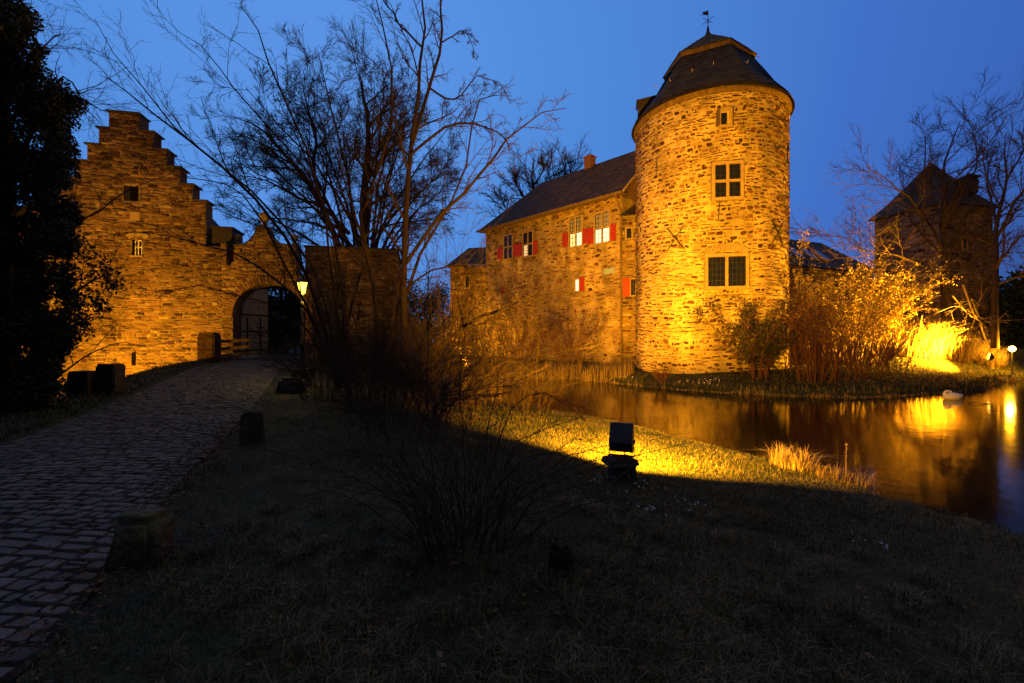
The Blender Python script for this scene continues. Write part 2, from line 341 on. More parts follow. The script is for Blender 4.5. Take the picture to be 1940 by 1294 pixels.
class Face:                           # a vertical wall plane; u along it, z up, off towards the viewer
    def __init__(s, p0, p1):
        s.p = np.array(p0, float); d = np.array(p1, float)-s.p; s.len = np.linalg.norm(d); s.d = d/s.len
        s.n = np.array([s.d[1], -s.d[0]]); s.rz = math.atan2(s.d[1], s.d[0])
    def S(s, U, V, O):
        U = np.asarray(U, float); return np.stack([s.p[0]+s.d[0]*U+s.n[0]*O, s.p[1]+s.d[1]*U+s.n[1]*O, V+0*U], -1)
    def pt(s, u, z, o=0): return s.S(np.array(u, float), np.array(z, float), np.array(o, float))
    def u(s, px):                     # where the sight line at px meets the wall
        k = (px-CX)/F; return (k*s.p[1]-s.p[0])/(s.d[0]-k*s.d[1])
    def uz(s, px, py):
        u = s.u(px); y = s.p[1]+s.d[1]*u; return u, EYE+(CY-py)/F*y
    def slab(s, g, poly, o0, o1, tint=None):
        P = np.array(poly, float)
        g.prism(s.S(P[:, 0], P[:, 1], np.full(len(P), o1)), s.S(P[:, 0], P[:, 1], np.full(len(P), o0)), tint); return g
    def rect(s, g, u0, u1, z0, z1, o0, o1, tint=None):
        return s.slab(g, [(u0, z0), (u1, z0), (u1, z1), (u0, z1)], o0, o1, tint)
def rect4(u0, u1, z0, z1): return [(u0, z0), (u1, z0), (u1, z1), (u0, z1)]

def window(Fc, par, u0, u1, z0, z1, cols=2, rows=2, lights=None, sur=.14, mull=.09, grid=(2, 3), lit=None, base=.0, name='window'):
    """stone surround with mullions, glazed lights with lead bars; lit = dict{(col,row):material}"""
    g = Geo()
    Fc.rect(g, u0-sur, u1+sur, z1, z1+sur*1.1, base-.05, base+.085); Fc.rect(g, u0-sur*1.2, u1+sur*1.2, z0-sur, z0, base-.05, base+.12)
    Fc.rect(g, u0-sur, u0, z0, z1, base-.05, base+.08); Fc.rect(g, u1, u1+sur, z0, z1, base-.05, base+.08)
    cw = (u1-u0-mull*(cols-1))/cols; rh = (z1-z0-mull*(rows-1))/rows
    for c_ in range(1, cols):
        uu = u0+c_*cw+(c_-1)*mull; Fc.rect(g, uu, uu+mull, z0, z1, base-.05, base+.07)
    for r_ in range(1, rows):
        zz = z0+r_*rh+(r_-1)*mull
        for c_ in range(cols):
            uu = u0+c_*(cw+mull); Fc.rect(g, uu, uu+cw, zz, zz+mull, base-.05, base+.066)
    fr = g.build(name, M['dressed'], par)
    for c_ in range(cols):
        for r_ in range(rows):
            uu = u0+c_*(cw+mull); zz = z0+r_*(rh+mull)
            mt = (lit or {}).get((c_, r_), M['glass'])
            g = Geo(); Fc.rect(g, uu, uu+cw, zz, zz+rh, base-.04, base+.012); g.build('pane', mt, fr)
            g = Geo(); t_ = .022
            Fc.rect(g, uu, uu+t_*1.6, zz, zz+rh, base+.012, base+.035); Fc.rect(g, uu+cw-t_*1.6, uu+cw, zz, zz+rh, base+.012, base+.035)
            Fc.rect(g, uu+t_*1.6, uu+cw-t_*1.6, zz, zz+t_*1.6, base+.012, base+.034); Fc.rect(g, uu+t_*1.6, uu+cw-t_*1.6, zz+rh-t_*1.6, zz+rh, base+.012, base+.034)
            for k in range(1, grid[0]): x_ = uu+cw*k/grid[0]; Fc.rect(g, x_-t_/2, x_+t_/2, zz+.04, zz+rh-.04, base+.012, base+.030)
            for k in range(1, grid[1]): z_ = zz+rh*k/grid[1]; Fc.rect(g, uu+.04, uu+cw-.04, z_-t_/2, z_+t_/2, base+.012, base+.028)
            g.build('glazing_bars', M['iron'], fr)
    return fr
def slates(g, A, B, C_, D, rows, seed, th=.02, w=.32):
    """slate courses on the quad A(bottom left) B(bottom right) C(top right) D(top left)"""
    rg = np.random.RandomState(seed); A, B, C_, D = [np.array(x, float) for x in (A, B, C_, D)]
    nn = np.cross(B-A, D-A)+np.cross(C_-B, D-A)*0; nn = nn/np.linalg.norm(nn)
    g.add([A, B, C_, D], [[0, 1, 2, 3]], .4)
    for r_ in range(rows):
        t0 = r_/rows; t1 = (r_+1)/rows
        a = A+(D-A)*t0; b_ = B+(C_-B)*t0; c_ = B+(C_-B)*t1; d_ = A+(D-A)*t1
        L0 = np.linalg.norm(b_-a); n = max(1, int(L0/w)); e = (np.arange(n+1)+(rg.random(n+1)-.5)*.25+(.25 if r_ % 2 else -.25))/n; e[0] = 0; e[-1] = 1; e = np.clip(e, 0, 1)
        l = (e[1:]-e[:-1])[:, None]; e0 = e[:-1, None]+l*.02; e1 = e[1:, None]-l*.02
        up = nn*(th*(1+rg.random((n, 1))*.8)); lo = nn*.004
        V = np.stack([a+(b_-a)*e0+up, a+(b_-a)*e1+up, d_+(c_-d_)*e1+lo, d_+(c_-d_)*e0+lo, a+(b_-a)*e0+lo*0, a+(b_-a)*e1+lo*0], 1)
        i0 = np.arange(n)[:, None]*6
        g.add(V.reshape(-1, 3), [i0+np.array([[0, 1, 2, 3]]), i0+np.array([[4, 5, 1, 0]])], np.repeat(rg.uniform(.1, .95, n), 6))

# ------------------------------------------------------------------ ROUND TOWER
TC = np.array([11.30, 26.24]); TR = 4.0; T0 = math.atan2(-TC[1], -TC[0])     # T0: direction from the tower towards the camera
tower = empty('round_tower', (TC[0], TC[1], 0), 'tall round rubble-stone tower with slate roof, floodlit yellow beside the pond', 'tower')
def ST(U, V, O):                      # U = arc length measured from camera-facing line, to the right
    a = T0+U/TR; r_ = TR+O+.012*(14-V)*.35*0
    return np.stack([TC[0]+r_*np.cos(a), TC[1]+r_*np.sin(a), V], -1)
def tface(phi, w=2.):                 # flat facet tangent to the tower at angle phi (deg, right positive)
    a = T0+R(phi); c_ = TC+TR*np.array([math.cos(a), math.sin(a)]); d = np.array([-math.sin(a), math.cos(a)])
    return Face(c_-d*w/2, c_+d*w/2)
def tphi(px):
    k = (px-1348.)/146.; return math.degrees(math.asin(max(-1, min(1, k))))
g = Geo(); g.lathe((TC[0], TC[1], 0), [(TR-.02, -.9), (TR-.02, 13.95)], 96); body = g.build('wall', M['mortar'], tower)
TH = []
winT = [(tphi(1379.5), 9.45, 1.16, 1.60, 2, 2, (2, 3)), (tphi(1378), 5.02, 1.72, 1.45, 2, 1, (4, 5))]
for (phi, zc, w_, h_, c_, r_, gr) in winT:
    u = R(phi)*TR; TH.append((u-w_/2-.1, u+w_/2+.1, zc-h_/2-.12, zc+h_/2+.12))
uS = R(tphi(1376))*TR; TH.append((uS-.32, uS+.32, 12.15, 13.1))
g = Geo(); masonry(g, ST, rect4(-TR*math.pi*.99, TR*math.pi*.99, -.5, 13.9), TH, ch=(.07, .24), ln=(.10, .50), gap=.055, seed=5, dark=.40, wave=.08, drop=.08, mean=.55)
g.build('rubble_facing', M['stone'], tower)
for k, (phi, zc, w_, h_, c_, r_, gr) in enumerate(winT):
    fc = tface(phi); o_ = window(fc, tower, 1-w_/2, 1+w_/2, zc-h_/2, zc+h_/2, c_, r_, sur=.15, mull=.13, grid=gr, base=.06)
    if k == 1:                        # relieving arch of thin stones on edge
        g = Geo()
        for j in range(17):
            a = R(52+j*(76/16)); cx_ = 1+math.cos(a)*1.45; cz = zc+h_/2-.85+math.sin(a)*1.35
            g.box(fc.pt(cx_, cz, .05), (.09, .1, .34), rz=fc.rz, tilt=(-(a-math.pi/2), 'Y'))
        g.build('relieving_arch', M['dressed'], tower)
fc = tface(tphi(1376))
g = Geo(); fc.rect(g, .72, .80, 12.2, 12.95, -.1, .10); fc.rect(g, 1.2, 1.28, 12.2, 12.95, -.1, .10); fc.rect(g, .68, 1.32, 12.08, 12.2, -.1, .14); fc.rect(g, .70, 1.30, 12.95, 13.06, -.1, .1)
sl = g.build('window', M['dressed'], tower)
g = Geo(); fc.rect(g, .80, 1.2, 12.2, 12.95, -.06, .015); g.build('pane', M['glass'], sl)
g = Geo(); fc.rect(g, 1.09, 1.2, 12.2, 12.95, .015, .03); fc.rect(g, .8, 1.09, 12.82, 12.95, .015, .03); g.build('reveal', M['mortar'], sl)
for u_, s_ in ((.66, 1), (1.34, -1)): g = Geo(); g.box(fc.pt(u_, 12.55, .13), (.05, .26, .8), rz=fc.rz+R(20*s_)); g.build('shutter', M['wood'], sl)
def anchor(px, z, cross):
    u = R(tphi(px))*TR; g = Geo()
    if cross:
        for s_ in (1, -1):
            P = np.array([ST(np.array(u+s_*t_*.45), np.array(z+t_*.6), np.array(.09)) for t_ in (-1, 0, 1)]); g.tubes(P, np.full(3, .028), 5)
    else:
        P = np.array([ST(np.array(u+t_*.04), np.array(z+t_*.55), np.array(.09)) for t_ in (-1, 0, 1)]); g.tubes(P, np.full(3, .022), 5)
    g.build('wall_anchor', M['iron'], tower)
anchor(1293, 6.9, True); anchor(1462, 7.0, True); anchor(1366, 8.1, False); anchor(1258, 10.9, False); anchor(1481, 11.2, False)
g = Geo(); g.lathe((TC[0], TC[1], 0), [(TR-.1, 13.80), (TR+.07, 13.86), (TR+.12, 13.96), (TR+.14, 14.0), (TR+.14, 14.08), (TR-.2, 14.12)], 96); g.build('eaves_cornice', M['wood'], tower)
# roof: circle at the eaves turning into a hexagon
HX = 2.12
def rr(a, t):
    ph0 = T0+R(26); k = (a-ph0) % (math.pi/3); hexr = math.cos(math.pi/6)/math.cos(k-math.pi/6)
    return 1*(1-t)+hexr*t
prof = [(4.24, 14.06, 0), (4.12, 14.32, 0), (3.80, 14.95, .35), (3.40, 15.65, .75), (2.92, 16.45, 1), (2.40, 17.22, 1)]
KA = 120; th = np.arange(KA)*2*math.pi/KA
rings = [np.stack([TC[0]+np.array([r_*rr(a, t_) for a in th])*np.cos(th), TC[1]+np.array([r_*rr(a, t_) for a in th])*np.sin(th), np.full(KA, z_)], 1) for r_, z_, t_ in prof]
def slate_rings(rings, sub, seed):
    rg = np.random.RandomState(seed); g = Geo(); allr = []
    for a, b_ in zip(rings[:-1], rings[1:]):
        for s_ in range(sub): allr.append((a+(b_-a)*s_/sub, a+(b_-a)*(s_+1)/sub))
    for n_, (a, b_) in enumerate(allr):
        o_ = a-np.array([TC[0], TC[1], 0]); o_[:, 2] = 0; o_ /= np.linalg.norm(o_, axis=1, keepdims=True)+1e-9
        a2 = a+o_*.03; sh = (n_ % 2)
        idx = (np.arange(0, KA, 2)+sh) % KA; i2 = (idx+1) % KA; i3 = (idx+2) % KA
        V = np.stack([a2[idx], a2[i2], a2[i3], b_[i3], b_[i2], b_[idx], a[idx], a[i2], a[i3]], 1); m_ = len(idx); k0 = np.arange(m_)[:, None]*9
        g.add(V.reshape(-1, 3), [k0+np.array([[0, 1, 4, 5]]), k0+np.array([[1, 2, 3, 4]]), k0+np.array([[6, 7, 1, 0]]), k0+np.array([[7, 8, 2, 1]])], np.repeat(rg.uniform(.05, .95, m_), 9))
    return g
roof = slate_rings(rings, 4, 3).build('roof', M['slate'], tower)
def hexa(r_, z_, off=0): return np.array([[TC[0]+r_*math.cos(T0+R(26+60*k)), TC[1]+r_*math.sin(T0+R(26+60*k)), z_] for k in range(6)])
g = Geo(); lo = hexa(2.38, 17.16); hi = hexa(2.46, 17.44); hi2 = hexa(2.2, 17.5); V = np.vstack([lo, hi, hi2]); q = np.arange(6); q2 = (q+1) % 6
g.add(V, [np.stack([q, q2, q2+6, q+6], -1), np.stack([q+6, q2+6, q2+12, q+12], -1), q[::-1]]); g.build('lantern_fascia', M['wood'], roof)
g = Geo()
for k in range(6):
    a = hexa(2.52, 17.44)[k]; b_ = hexa(2.52, 17.44)[(k+1) % 6]; ap = np.array([TC[0], TC[1], 19.35])
    slates(g, a, b_, ap+(b_-ap)*.03, ap+(a-ap)*.03, 7, 20+k, w=.3)
g.build('roof_cap', M['slate'], roof)
g = Geo(); da = T0-R(80); dc = np.array([TC[0]+3.45*math.cos(da), TC[1]+3.45*math.sin(da)])
g.box((dc[0], dc[1], 15.35), (.9, .9, .75), rz=da); g.box((dc[0], dc[1], 15.78), (1.1, 1.05, .1), rz=da, tilt=(R(8), 'Y')); g.build('dormer', M['slate'], roof)
rg = random.Random(4)
for k in range(6):
    a = T0+R(rg.uniform(-55, 55)); r_ = 3.42; z_ = 15.7+rg.uniform(-.5, .6); g = Geo()
    P = np.array([[TC[0]+(r_-(z_-15.7)*.55+d_)*math.cos(a), TC[1]+(r_-(z_-15.7)*.55+d_)*math.sin(a), z_+zz] for d_, zz in ((.0, .1), (.12, -.02), (.2, .1))])
    g.tubes(P, np.full(3, .02), 4); g.build('roof_hook', M['dressed'], roof)
vane = empty('weather_vane', (TC[0], TC[1], 19.2), 'thin iron weather vane with pierced flag on the round tower roof tip', 'weather vane')
g = Geo(); g.lathe((TC[0], TC[1], 19.2), [(.20, 0), (.09, .25), (.05, .55), (.02, .6), (.02, 1.5)], 10); g.build('rod', M['iron'], vane)
g = Geo(); g.lathe((TC[0], TC[1], 20.0), [(.01, -.06), (.06, 0), (.01, .06)], 10)
for a in (.5, .5+math.pi/2):
    g.tubes(np.array([[TC[0]-.4*math.cos(a), TC[1]-.4*math.sin(a), 20.12], [TC[0], TC[1], 20.12], [TC[0]+.4*math.cos(a), TC[1]+.4*math.sin(a), 20.12]]), np.full(3, .014), 5)
g.build('cross_arms', M['iron'], vane)
g = Geo(); fv = Face((TC[0]-.42, TC[1]+.1), (TC[0], TC[1])); fv.slab(g, [(0, 20.42), (.12, 20.5), (.43, 20.42), (.43, 20.48+.2), (.10, 20.62), (.2, 20.54)], -.012, .012); g.build('flag', M['iron'], vane)

# ------------------------------------------------------------------ MAIN HOUSE
main = empty('manor_house', (2.3, 34, 0), 'long floodlit stone house with red shutters and dark hipped roof left of the round tower', 'house')
MF = Face((-2.24, 38.75), (6.99, 29.0)); ML = MF.len; ZE = 11.05
MW = []
def wbox(x0, x1, y0, y1, F_=MF):
    u0, za = F_.uz(x0, (y0+y1)/2); u1, zb = F_.uz(x1, (y0+y1)/2); xm = (x0+x1)/2
    return u0, u1, F_.uz(xm, y1)[1], F_.uz(xm, y0)[1]
wins = {'W1': wbox(1080, 1103, 413, 467), 'W2': wbox(1128, 1155, 403, 460), 'W3': wbox(992.5, 1009.5, 440, 485), 'W4': wbox(956, 971, 446, 490), 'W5': wbox(1090, 1097.5, 529, 552)}
for k in wins.values(): MW.append((k[0]-.12, k[1]+.12, k[2]-.12, k[3]+.12))
g = Geo(); MF.rect(g, -.0, ML, -.6, ZE, -9.0, -.01); g.build('wall', M['mortar3'], main)
g = Geo(); masonry(g, MF.S, rect4(0, ML, -.4, ZE-.15), MW, ch=(.12, .3), ln=(.15, .55), gap=.08, prot=(.01, .06), seed=9, dark=.45, wave=.09, drop=.38, mean=.5)
g.build('rubble_facing', M['stone'], main)
LW, LI, GL = M['litwhite'], M['lit'], M['glass']
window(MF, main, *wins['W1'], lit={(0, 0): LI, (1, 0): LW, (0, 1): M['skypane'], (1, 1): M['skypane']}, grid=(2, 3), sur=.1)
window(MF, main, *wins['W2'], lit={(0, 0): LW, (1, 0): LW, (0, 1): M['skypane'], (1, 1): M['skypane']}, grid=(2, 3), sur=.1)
window(MF, main, *wins['W3'], lit={(0, 0): LI}, grid=(3, 4), sur=.09)
window(MF, main, *wins['W4'], grid=(3, 4), sur=.09)
window(MF, main, *wins['W5'], cols=1, rows=1, lit={(0, 0): LW}, grid=(1, 1), sur=.06)
def shutter(x0, x1, y0, y1, F_=MF, par=main, o=.0):
    u0, u1, z0, z1 = wbox(x0, x1, y0, y1, F_); g = Geo(); F_.rect(g, u0, u1, z0, z1, .07+o, .11+o)
    for zz in (z0+.12, z1-.2): F_.rect(g, u0+.02, u1-.02, zz, zz+.09, .11+o, .13+o)
    n = 4
    for k in range(1, n): uu = u0+(u1-u0)*k/n; F_.rect(g, uu-.012, uu+.012, z0+.01, z1-.01, .108+o, .117+o)
    g.build('shutter', M['red'], par)
for s_ in ((1067.5, 1077, 442, 468), (1105.5, 1112.5, 434, 462), (1114, 1125, 433, 463), (1158, 1168, 425, 456), (974, 990, 462, 486), (1011.5, 1019, 456, 482), (944, 953, 469, 491), (1099.5, 1108, 525, 552), (950, 956, 543, 556)): shutter(*s_)
g = Geo(); u0, u1, z0, z1 = wbox(1084, 1104, 563, 567); MF.rect(g, u0, u1, z0, z1, -.02, .12); g.build('stone_ledge', M['dressed'], main)
g = Geo(); u0, u1, z0, z1 = wbox(1145, 1166, 508, 519); MF.rect(g, u0, u1, z0, z1, .06, .10); g.build('wall_sign', M['sign'], main)
# roof: hip on the left end
dep = 9.0; RZ = 15.6; ov = .55
def mp3(u, b_, z): 
    q = MF.p+MF.d*u-MF.n*b_; return np.array([q[0], q[1], z])
A = mp3(-.5, -ov, ZE-.12); B = mp3(ML+.45, -ov, ZE-.12); Cc = mp3(ML+.45, dep/2, RZ); D = mp3(2.3, dep/2, RZ); E = mp3(-.5, dep+ov, ZE-.12); G_ = mp3(ML+.45, dep+ov, ZE-.12)
g = Geo(); kk = mp3(-.0, -ov+.5, ZE+.25)
slates(g, A, B, Cc, D, 26, 31, w=.4); slates(g, E, A, D, D+.01, 20, 32, w=.4); slates(g, G_, E, D, Cc, 16, 33, w=.6)
mr_ = g.build('roof', M['tile'], main)
g = Geo(); g.tubes(np.stack([A+[0, 0, .02], B+[0, 0, .02]]), np.full(2, .11), 8, cap=True); g.build('gutter', M['wood'], main)
g = Geo(); g.add([A-[0, 0, .03], B-[0, 0, .03], mp3(ML+.45, 0, ZE-.12-.03), mp3(-.5, 0, ZE-.12-.03)], [[0, 1, 2, 3]]); g.build('soffit', M['wood'], main)
g = Geo(); g.add([mp3(ML, 0, ZE-.2), mp3(ML, dep, ZE-.2), mp3(ML, dep/2, RZ-.2), mp3(ML-.3, 0, ZE-.2), mp3(ML-.3, dep, ZE-.2), mp3(ML-.3, dep/2, RZ-.2)], [[0, 1, 2], [3, 5, 4]]); g.build('gable', M['stone2'], main)
g = Geo(); g.tubes(np.stack([B+[0, 0, .05], Cc+[0, 0, .05]]), np.full(2, .09), 5, cap=True); g.build('verge_board', M['dressed'], main)
cu = 7.55; g = Geo(); cp = mp3(cu, dep/2, RZ+.35); g.box(cp-[0, 0, .15], (.68, .6, .95), rz=MF.rz); g.box(cp+[0, 0, .36], (.82, .74, .10), rz=MF.rz); g.box(cp+[-.08, 0, .48], (.24, .24, .18), rz=MF.rz); g.build('chimney', M['brick'], mr_)
g = Geo(); dp = [MF.pt(MF.u(1176), ZE-.2, .6), MF.pt(MF.u(1177), ZE-.6, .45), MF.pt(MF.u(1179), ZE-1.3, .14), MF.pt(MF.u(1179), 5, .14), MF.pt(MF.u(1179), .0, .14)]
g.tubes(np.array(dp), np.full(5, .065), 8, cap=True); g.build('downpipe', M['wood'], main)
# link bay between house and tower
LF = Face((6.99, 29.0), (9.6, 28.2)); link = empty('link_bay', (8, 29, 0), 'narrow stone bay with lean-to roof squeezed between the shuttered house and round tower', 'building')
g = Geo(); LF.rect(g, .0, LF.len, -.5, 9.6, -4, -.02); g.build('wall', M['mortar2'], link)
wl = wbox(1187, 1196.5, 433, 452, LF); w6 = wbox(1195, 1204, 529, 560, LF)
g = Geo(); masonry(g, LF.S, rect4(.02, LF.len, -.4, 9.5), [(a[0]-.08, a[1]+.08, a[2]-.1, a[3]+.1) for a in (wl, w6)], ch=(.12, .28), ln=(.2, .6), gap=.05, seed=12, dark=.3); g.build('rubble_facing', M['stone'], link)
window(LF, link, *wl, cols=1, rows=1, grid=(2, 3), sur=.07); window(LF, link, *w6, cols=1, rows=1, grid=(2, 3), sur=.07)
shutter(1180, 1193.5, 527, 562, LF, link)
g = Geo(); a = LF.pt(-.1, 9.55, .3); b_ = LF.pt(LF.len+.3, 9.55, .3); c_ = LF.pt(LF.len+.3, 11.2, -2.2); d_ = LF.pt(-.1, 11.2, -2.2); slates(g, a, b_, c_, d_, 8, 41); g.build('roof', M['slate'], link)
# left annex
AF = Face((-5.45, 40.0), (-1.9, 39.2)); annex = empty('low_annex', (-3.8, 41, 0), 'low stone annex with dark roof at the far left end of the shuttered house', 'annex')
za = 8.2
g = Geo(); AF.rect(g, 0, AF.len, -.6, za, -5, -.02); g.build('wall', M['mortar2'], annex)
wa = wbox(882, 889.5, 523, 545, AF)
g = Geo(); masonry(g, AF.S, rect4(0, AF.len, -.4, za-.05), [(wa[0]-.1, wa[1]+.1, wa[2]-.1, wa[3]+.1)], ch=(.14, .3), ln=(.2, .7), gap=.05, seed=14, dark=.3); g.build('rubble_facing', M['stone'], annex)
window(AF, annex, *wa, cols=1, rows=1, grid=(2, 3), sur=.08)
g = Geo(); a = AF.pt(-.3, za-.05, .35); b_ = AF.pt(AF.len, za-.05, .35); c_ = AF.pt(AF.len, za+2.1, -2.6); d_ = AF.pt(.9, za+2.1, -2.6); e_ = AF.pt(-.3, za-.05, -5.3)
slates(g, a, b_, c_, d_, 10, 43, w=.4); slates(g, e_, a, d_, d_+.01, 10, 44, w=.4); g.add([a-[0, 0, .02], b_-[0, 0, .02], AF.pt(AF.len, za-.07, -.05), AF.pt(-.3, za-.07, -.05)], [[0, 1, 2, 3]], .3); g.build('roof', M['slate'], annex)

# ------------------------------------------------------------------ long wing right of the tower
WF = Face((21.2, 35.6), (31.5, 39.6)); wing = empty('long_wing', (26, 38, 0), 'low wing with skylights in its dark roof, right behind the round tower', 'building')
zw = 7.6
g = Geo(); WF.rect(g, -3, WF.len, -.5, zw, -6, -.02); g.build('wall', M['mortar'], wing)
g = Geo(); masonry(g, WF.S, rect4(-3, WF.len, .0, zw-.05), [], ch=(.14, .3), ln=(.25, .8), gap=.06, seed=15, dark=.15); g.build('rubble_facing', M['stone'], wing)
g = Geo(); a = WF.pt(-3, zw-.05, .4); b_ = WF.pt(WF.len+.3, zw-.05, .4); c_ = WF.pt(WF.len-2.4, zw+3.0, -3); d_ = WF.pt(-3, zw+3.0, -3); slates(g, a, b_, c_, d_, 14, 45, w=.4)
slates(g, b_, WF.pt(WF.len+.3, zw-.05, -6.4), c_, c_+.01, 10, 46, w=.4); 
slates(g, WF.pt(WF.len+.3, zw-.05, -6.4), WF.pt(-3, zw-.05, -6.4), d_, c_, 10, 47, w=.5); g.add([a-[0, 0, .02], b_-[0, 0, .02], WF.pt(WF.len+.3, zw-.07, -.05), WF.pt(-3, zw-.07, -.05)], [[0, 1, 2, 3]], .3); wr = g.build('roof', M['slate'], wing)
nrmv = np.cross(b_-a, d_-a); nrmv /= np.linalg.norm(nrmv)
for uu in (.9, 2.3, 3.9, 5.4):
    g = Geo(); q_ = []
    for (s_, t_) in ((0, .25), (.85, .25), (.85, .62), (0, .62)): q_.append(WF.pt(uu+s_, zw-.05+3.05*t_, .4-3.4*t_))
    q_ = np.array(q_); g.prism(q_+nrmv*.12, q_-nrmv*.02); sk = g.build('skylight', M['dressed'], wr)
    m_ = q_.mean(0); q2_ = m_+(q_-m_)*.86; g = Geo(); g.prism(q2_+nrmv*.135, q2_+nrmv*.05); g.build('pane', M['skyglass'], sk)

# ------------------------------------------------------------------ dark square tower at the right
sq = empty('square_tower', (34, 37, 0), 'dark unlit square tower with pointed roof behind bare trees on the right', 'tower')
Cq = np.array([32.2, 34.]); d1 = np.array([-.25, .968]); d2 = np.array([.968, .25]); s1 = 5.0; s2 = 5.3; zq = 12.05
Pq = [Cq+d1*s1, Cq, Cq+d2*s2, Cq+d1*s1+d2*s2]
fl = Face(Pq[0], Pq[1]); fr = Face(Pq[1], Pq[2])
g = Geo(); g.prism(np.array([[*p_, zq] for p_ in Pq]), np.array([[*p_, -.5] for p_ in Pq])); g.build('wall', M['mortar2'], sq)
wq = (1.9, 2.5, 8.5, 9.6)
g = Geo(); masonry(g, fl.S, rect4(0, s1, .3, zq-.05), [], ch=(.14, .32), ln=(.25, .8), gap=.04, seed=16); masonry(g, fr.S, rect4(0, s2, .3, zq-.05), [wq], ch=(.14, .32), ln=(.25, .8), gap=.04, seed=17); g.build('rubble_facing', M['stone2'], sq)
window(fr, sq, 2.0, 2.4, 8.6, 9.5, cols=1, rows=1, grid=(1, 2), sur=.08)
ctr = (Pq[0]+Pq[2])/2; ap = np.array([*ctr, 16.2]); g = Geo()
ev = [np.array([*(ctr+(p_-ctr)*1.13), zq-.1]) for p_ in Pq]; md = [np.array([*(ctr+(p_-ctr)*.8), zq+.95]) for p_ in Pq]
g.add([q_-[0, 0, .02] for q_ in ev], [[0, 1, 2, 3]], .3)
for k in range(4):
    a, b_ = ev[k], ev[(k+1) % 4]; a2, b2 = md[k], md[(k+1) % 4]
    slates(g, a, b_, b2, a2, 5, 50+k, w=.4); slates(g, a2, b2, ap+(b2-ap)*.02, ap+(a2-ap)*.02, 14, 55+k, w=.4)
sr = g.build('roof', M['slate'], sq)
g = Geo(); dq = fr.pt(3.9, zq+1.7, -1.0); g.box(dq, (1.1, 1.2, 1.1), rz=fr.rz); g.box(dq+[0, 0, .6], (1.35, 1.5, .12), rz=fr.rz, tilt=(R(-12), 'X')); g.build('dormer', M['slate'], sr)

# ------------------------------------------------------------------ GATE SIDE
GF = Face((-18.81-7*.980, 22-7*.1965), (-6.33, 24.5))
def gp(px, py): return GF.uz(px, py)
gh = empty('stepped_gable_house', (-19, 22.5, 0), 'stone gatehouse with stepped gable lit orange left of the gate arch', 'gatehouse')
steps = [(64, 405), (92, 405), (92, 338), (115, 338), (115, 306), (140, 306), (140, 305)]
out_px = [(60, 800), (420, 760), (420, 467), (390, 467), (390, 381), (365, 381), (365, 350), (340, 350), (340, 317), (315, 317), (315, 284), (290, 284), (290, 250), (265, 250), (265, 216), (206, 212), (206, 243), (187, 243), (187, 274), (165, 274), (165, 305), (140, 305), (140, 337), (116, 337), (116, 369), (92, 369), (92, 401), (60, 401)]
pts = [gp(*p_) for p_ in out_px]
def lvl(ps):                           # make steps level / plumb
    ps = [list(p_) for p_ in ps]
    for k in range(len(ps)-1):
        a, b_ = out_px[k], out_px[k+1]
        if abs(a[1]-b_[1]) < 6 and k > 1: m_ = (ps[k][1]+ps[k+1][1])/2; ps[k][1] = ps[k+1][1] = m_
    return [tuple(p_) for p_ in ps]
pts = lvl(pts); pts[0] = (pts[0][0], -.7); pts[1] = (pts[1][0], -.7)
hw = {'a': (234, 262, 353, 381), 'b': (250, 270, 455, 484), 'c': (249, 257, 666, 692)}
hb = {k: wbox(*v_, GF) for k, v_ in hw.items()}
g = Geo(); GF.slab(g, pts, -.75, -.01); g.build('gable_wall', M['mortar2'], gh)
g = Geo(); masonry(g, GF.S, pts, [(a[0]-.03, a[1]+.03, a[2]-.03, a[3]+.03) for a in hb.values()], ch=(.07, .19), ln=(.18, .65), gap=.022, seed=21, dark=.2); g.build('rubble_facing', M['stone2'], gh)
for k in range(3, len(pts)-1):
    a, b_ = pts[k], pts[k+1]
    if abs(a[1]-b_[1]) < .02:
        u0, u1 = sorted((a[0], b_[0])); top = k < 14; g = Geo()
        GF.rect(g, u0-.03, u1+.10, a[1], a[1]+.07, -.85, .09) if top else GF.rect(g, u0-.10, u1+.03, a[1], a[1]+.07, -.85, .09)
        g.build('step_capstone', M['rock'], gh)
for k, v_ in hb.items():
    g = Geo(); GF.rect(g, v_[0], v_[1], v_[2], v_[3], -.05, -.002); o_ = g.build('window_opening', M['void'], gh)
    g = Geo()
    if k == 'b':
        um = (v_[0]+v_[1])/2+.06; zm = (v_[2]+v_[3])/2
        GF.rect(g, um-.02, um+.03, v_[2], v_[3], .0, .03); GF.rect(g, v_[0]+.16, v_[1], zm, zm+.05, .0, .028); GF.rect(g, v_[0]+.14, v_[0]+.18, v_[2], v_[3], 0, .03); GF.rect(g, v_[1]-.04, v_[1], v_[2], v_[3], 0, .03)
        GF.rect(g, v_[0]+.18, v_[1]-.04, v_[3]-.05, v_[3], 0, .027); g.build('white_window_frame', M['white'], o_)
        g = Geo(); GF.rect(g, v_[0]-.05, v_[1]+.05, v_[2]-.09, v_[2]-.01, 0, .10)
        for j in range(13):
            a = R(55+j*70/12); g.box(GF.pt(um-.03+math.cos(a)*.7, v_[3]-.35+math.sin(a)*.62, .03), (.07, .08, .22), rz=GF.rz, tilt=(-(a-math.pi/2), 'Y'))
        g.build('lintel_arch', M['dressed'], gh)
    elif k == 'a':
        GF.rect(g, v_[0]+.05, v_[0]+.3, v_[2]+.03, v_[3]-.03, .0, .02); g.build('shutter', M['iron'], o_)
g = Geo(); a = wbox(247, 266, 402, 418, GF); GF.rect(g, *a, 0, .05); g.build('pale_block', M['dressed'], gh)
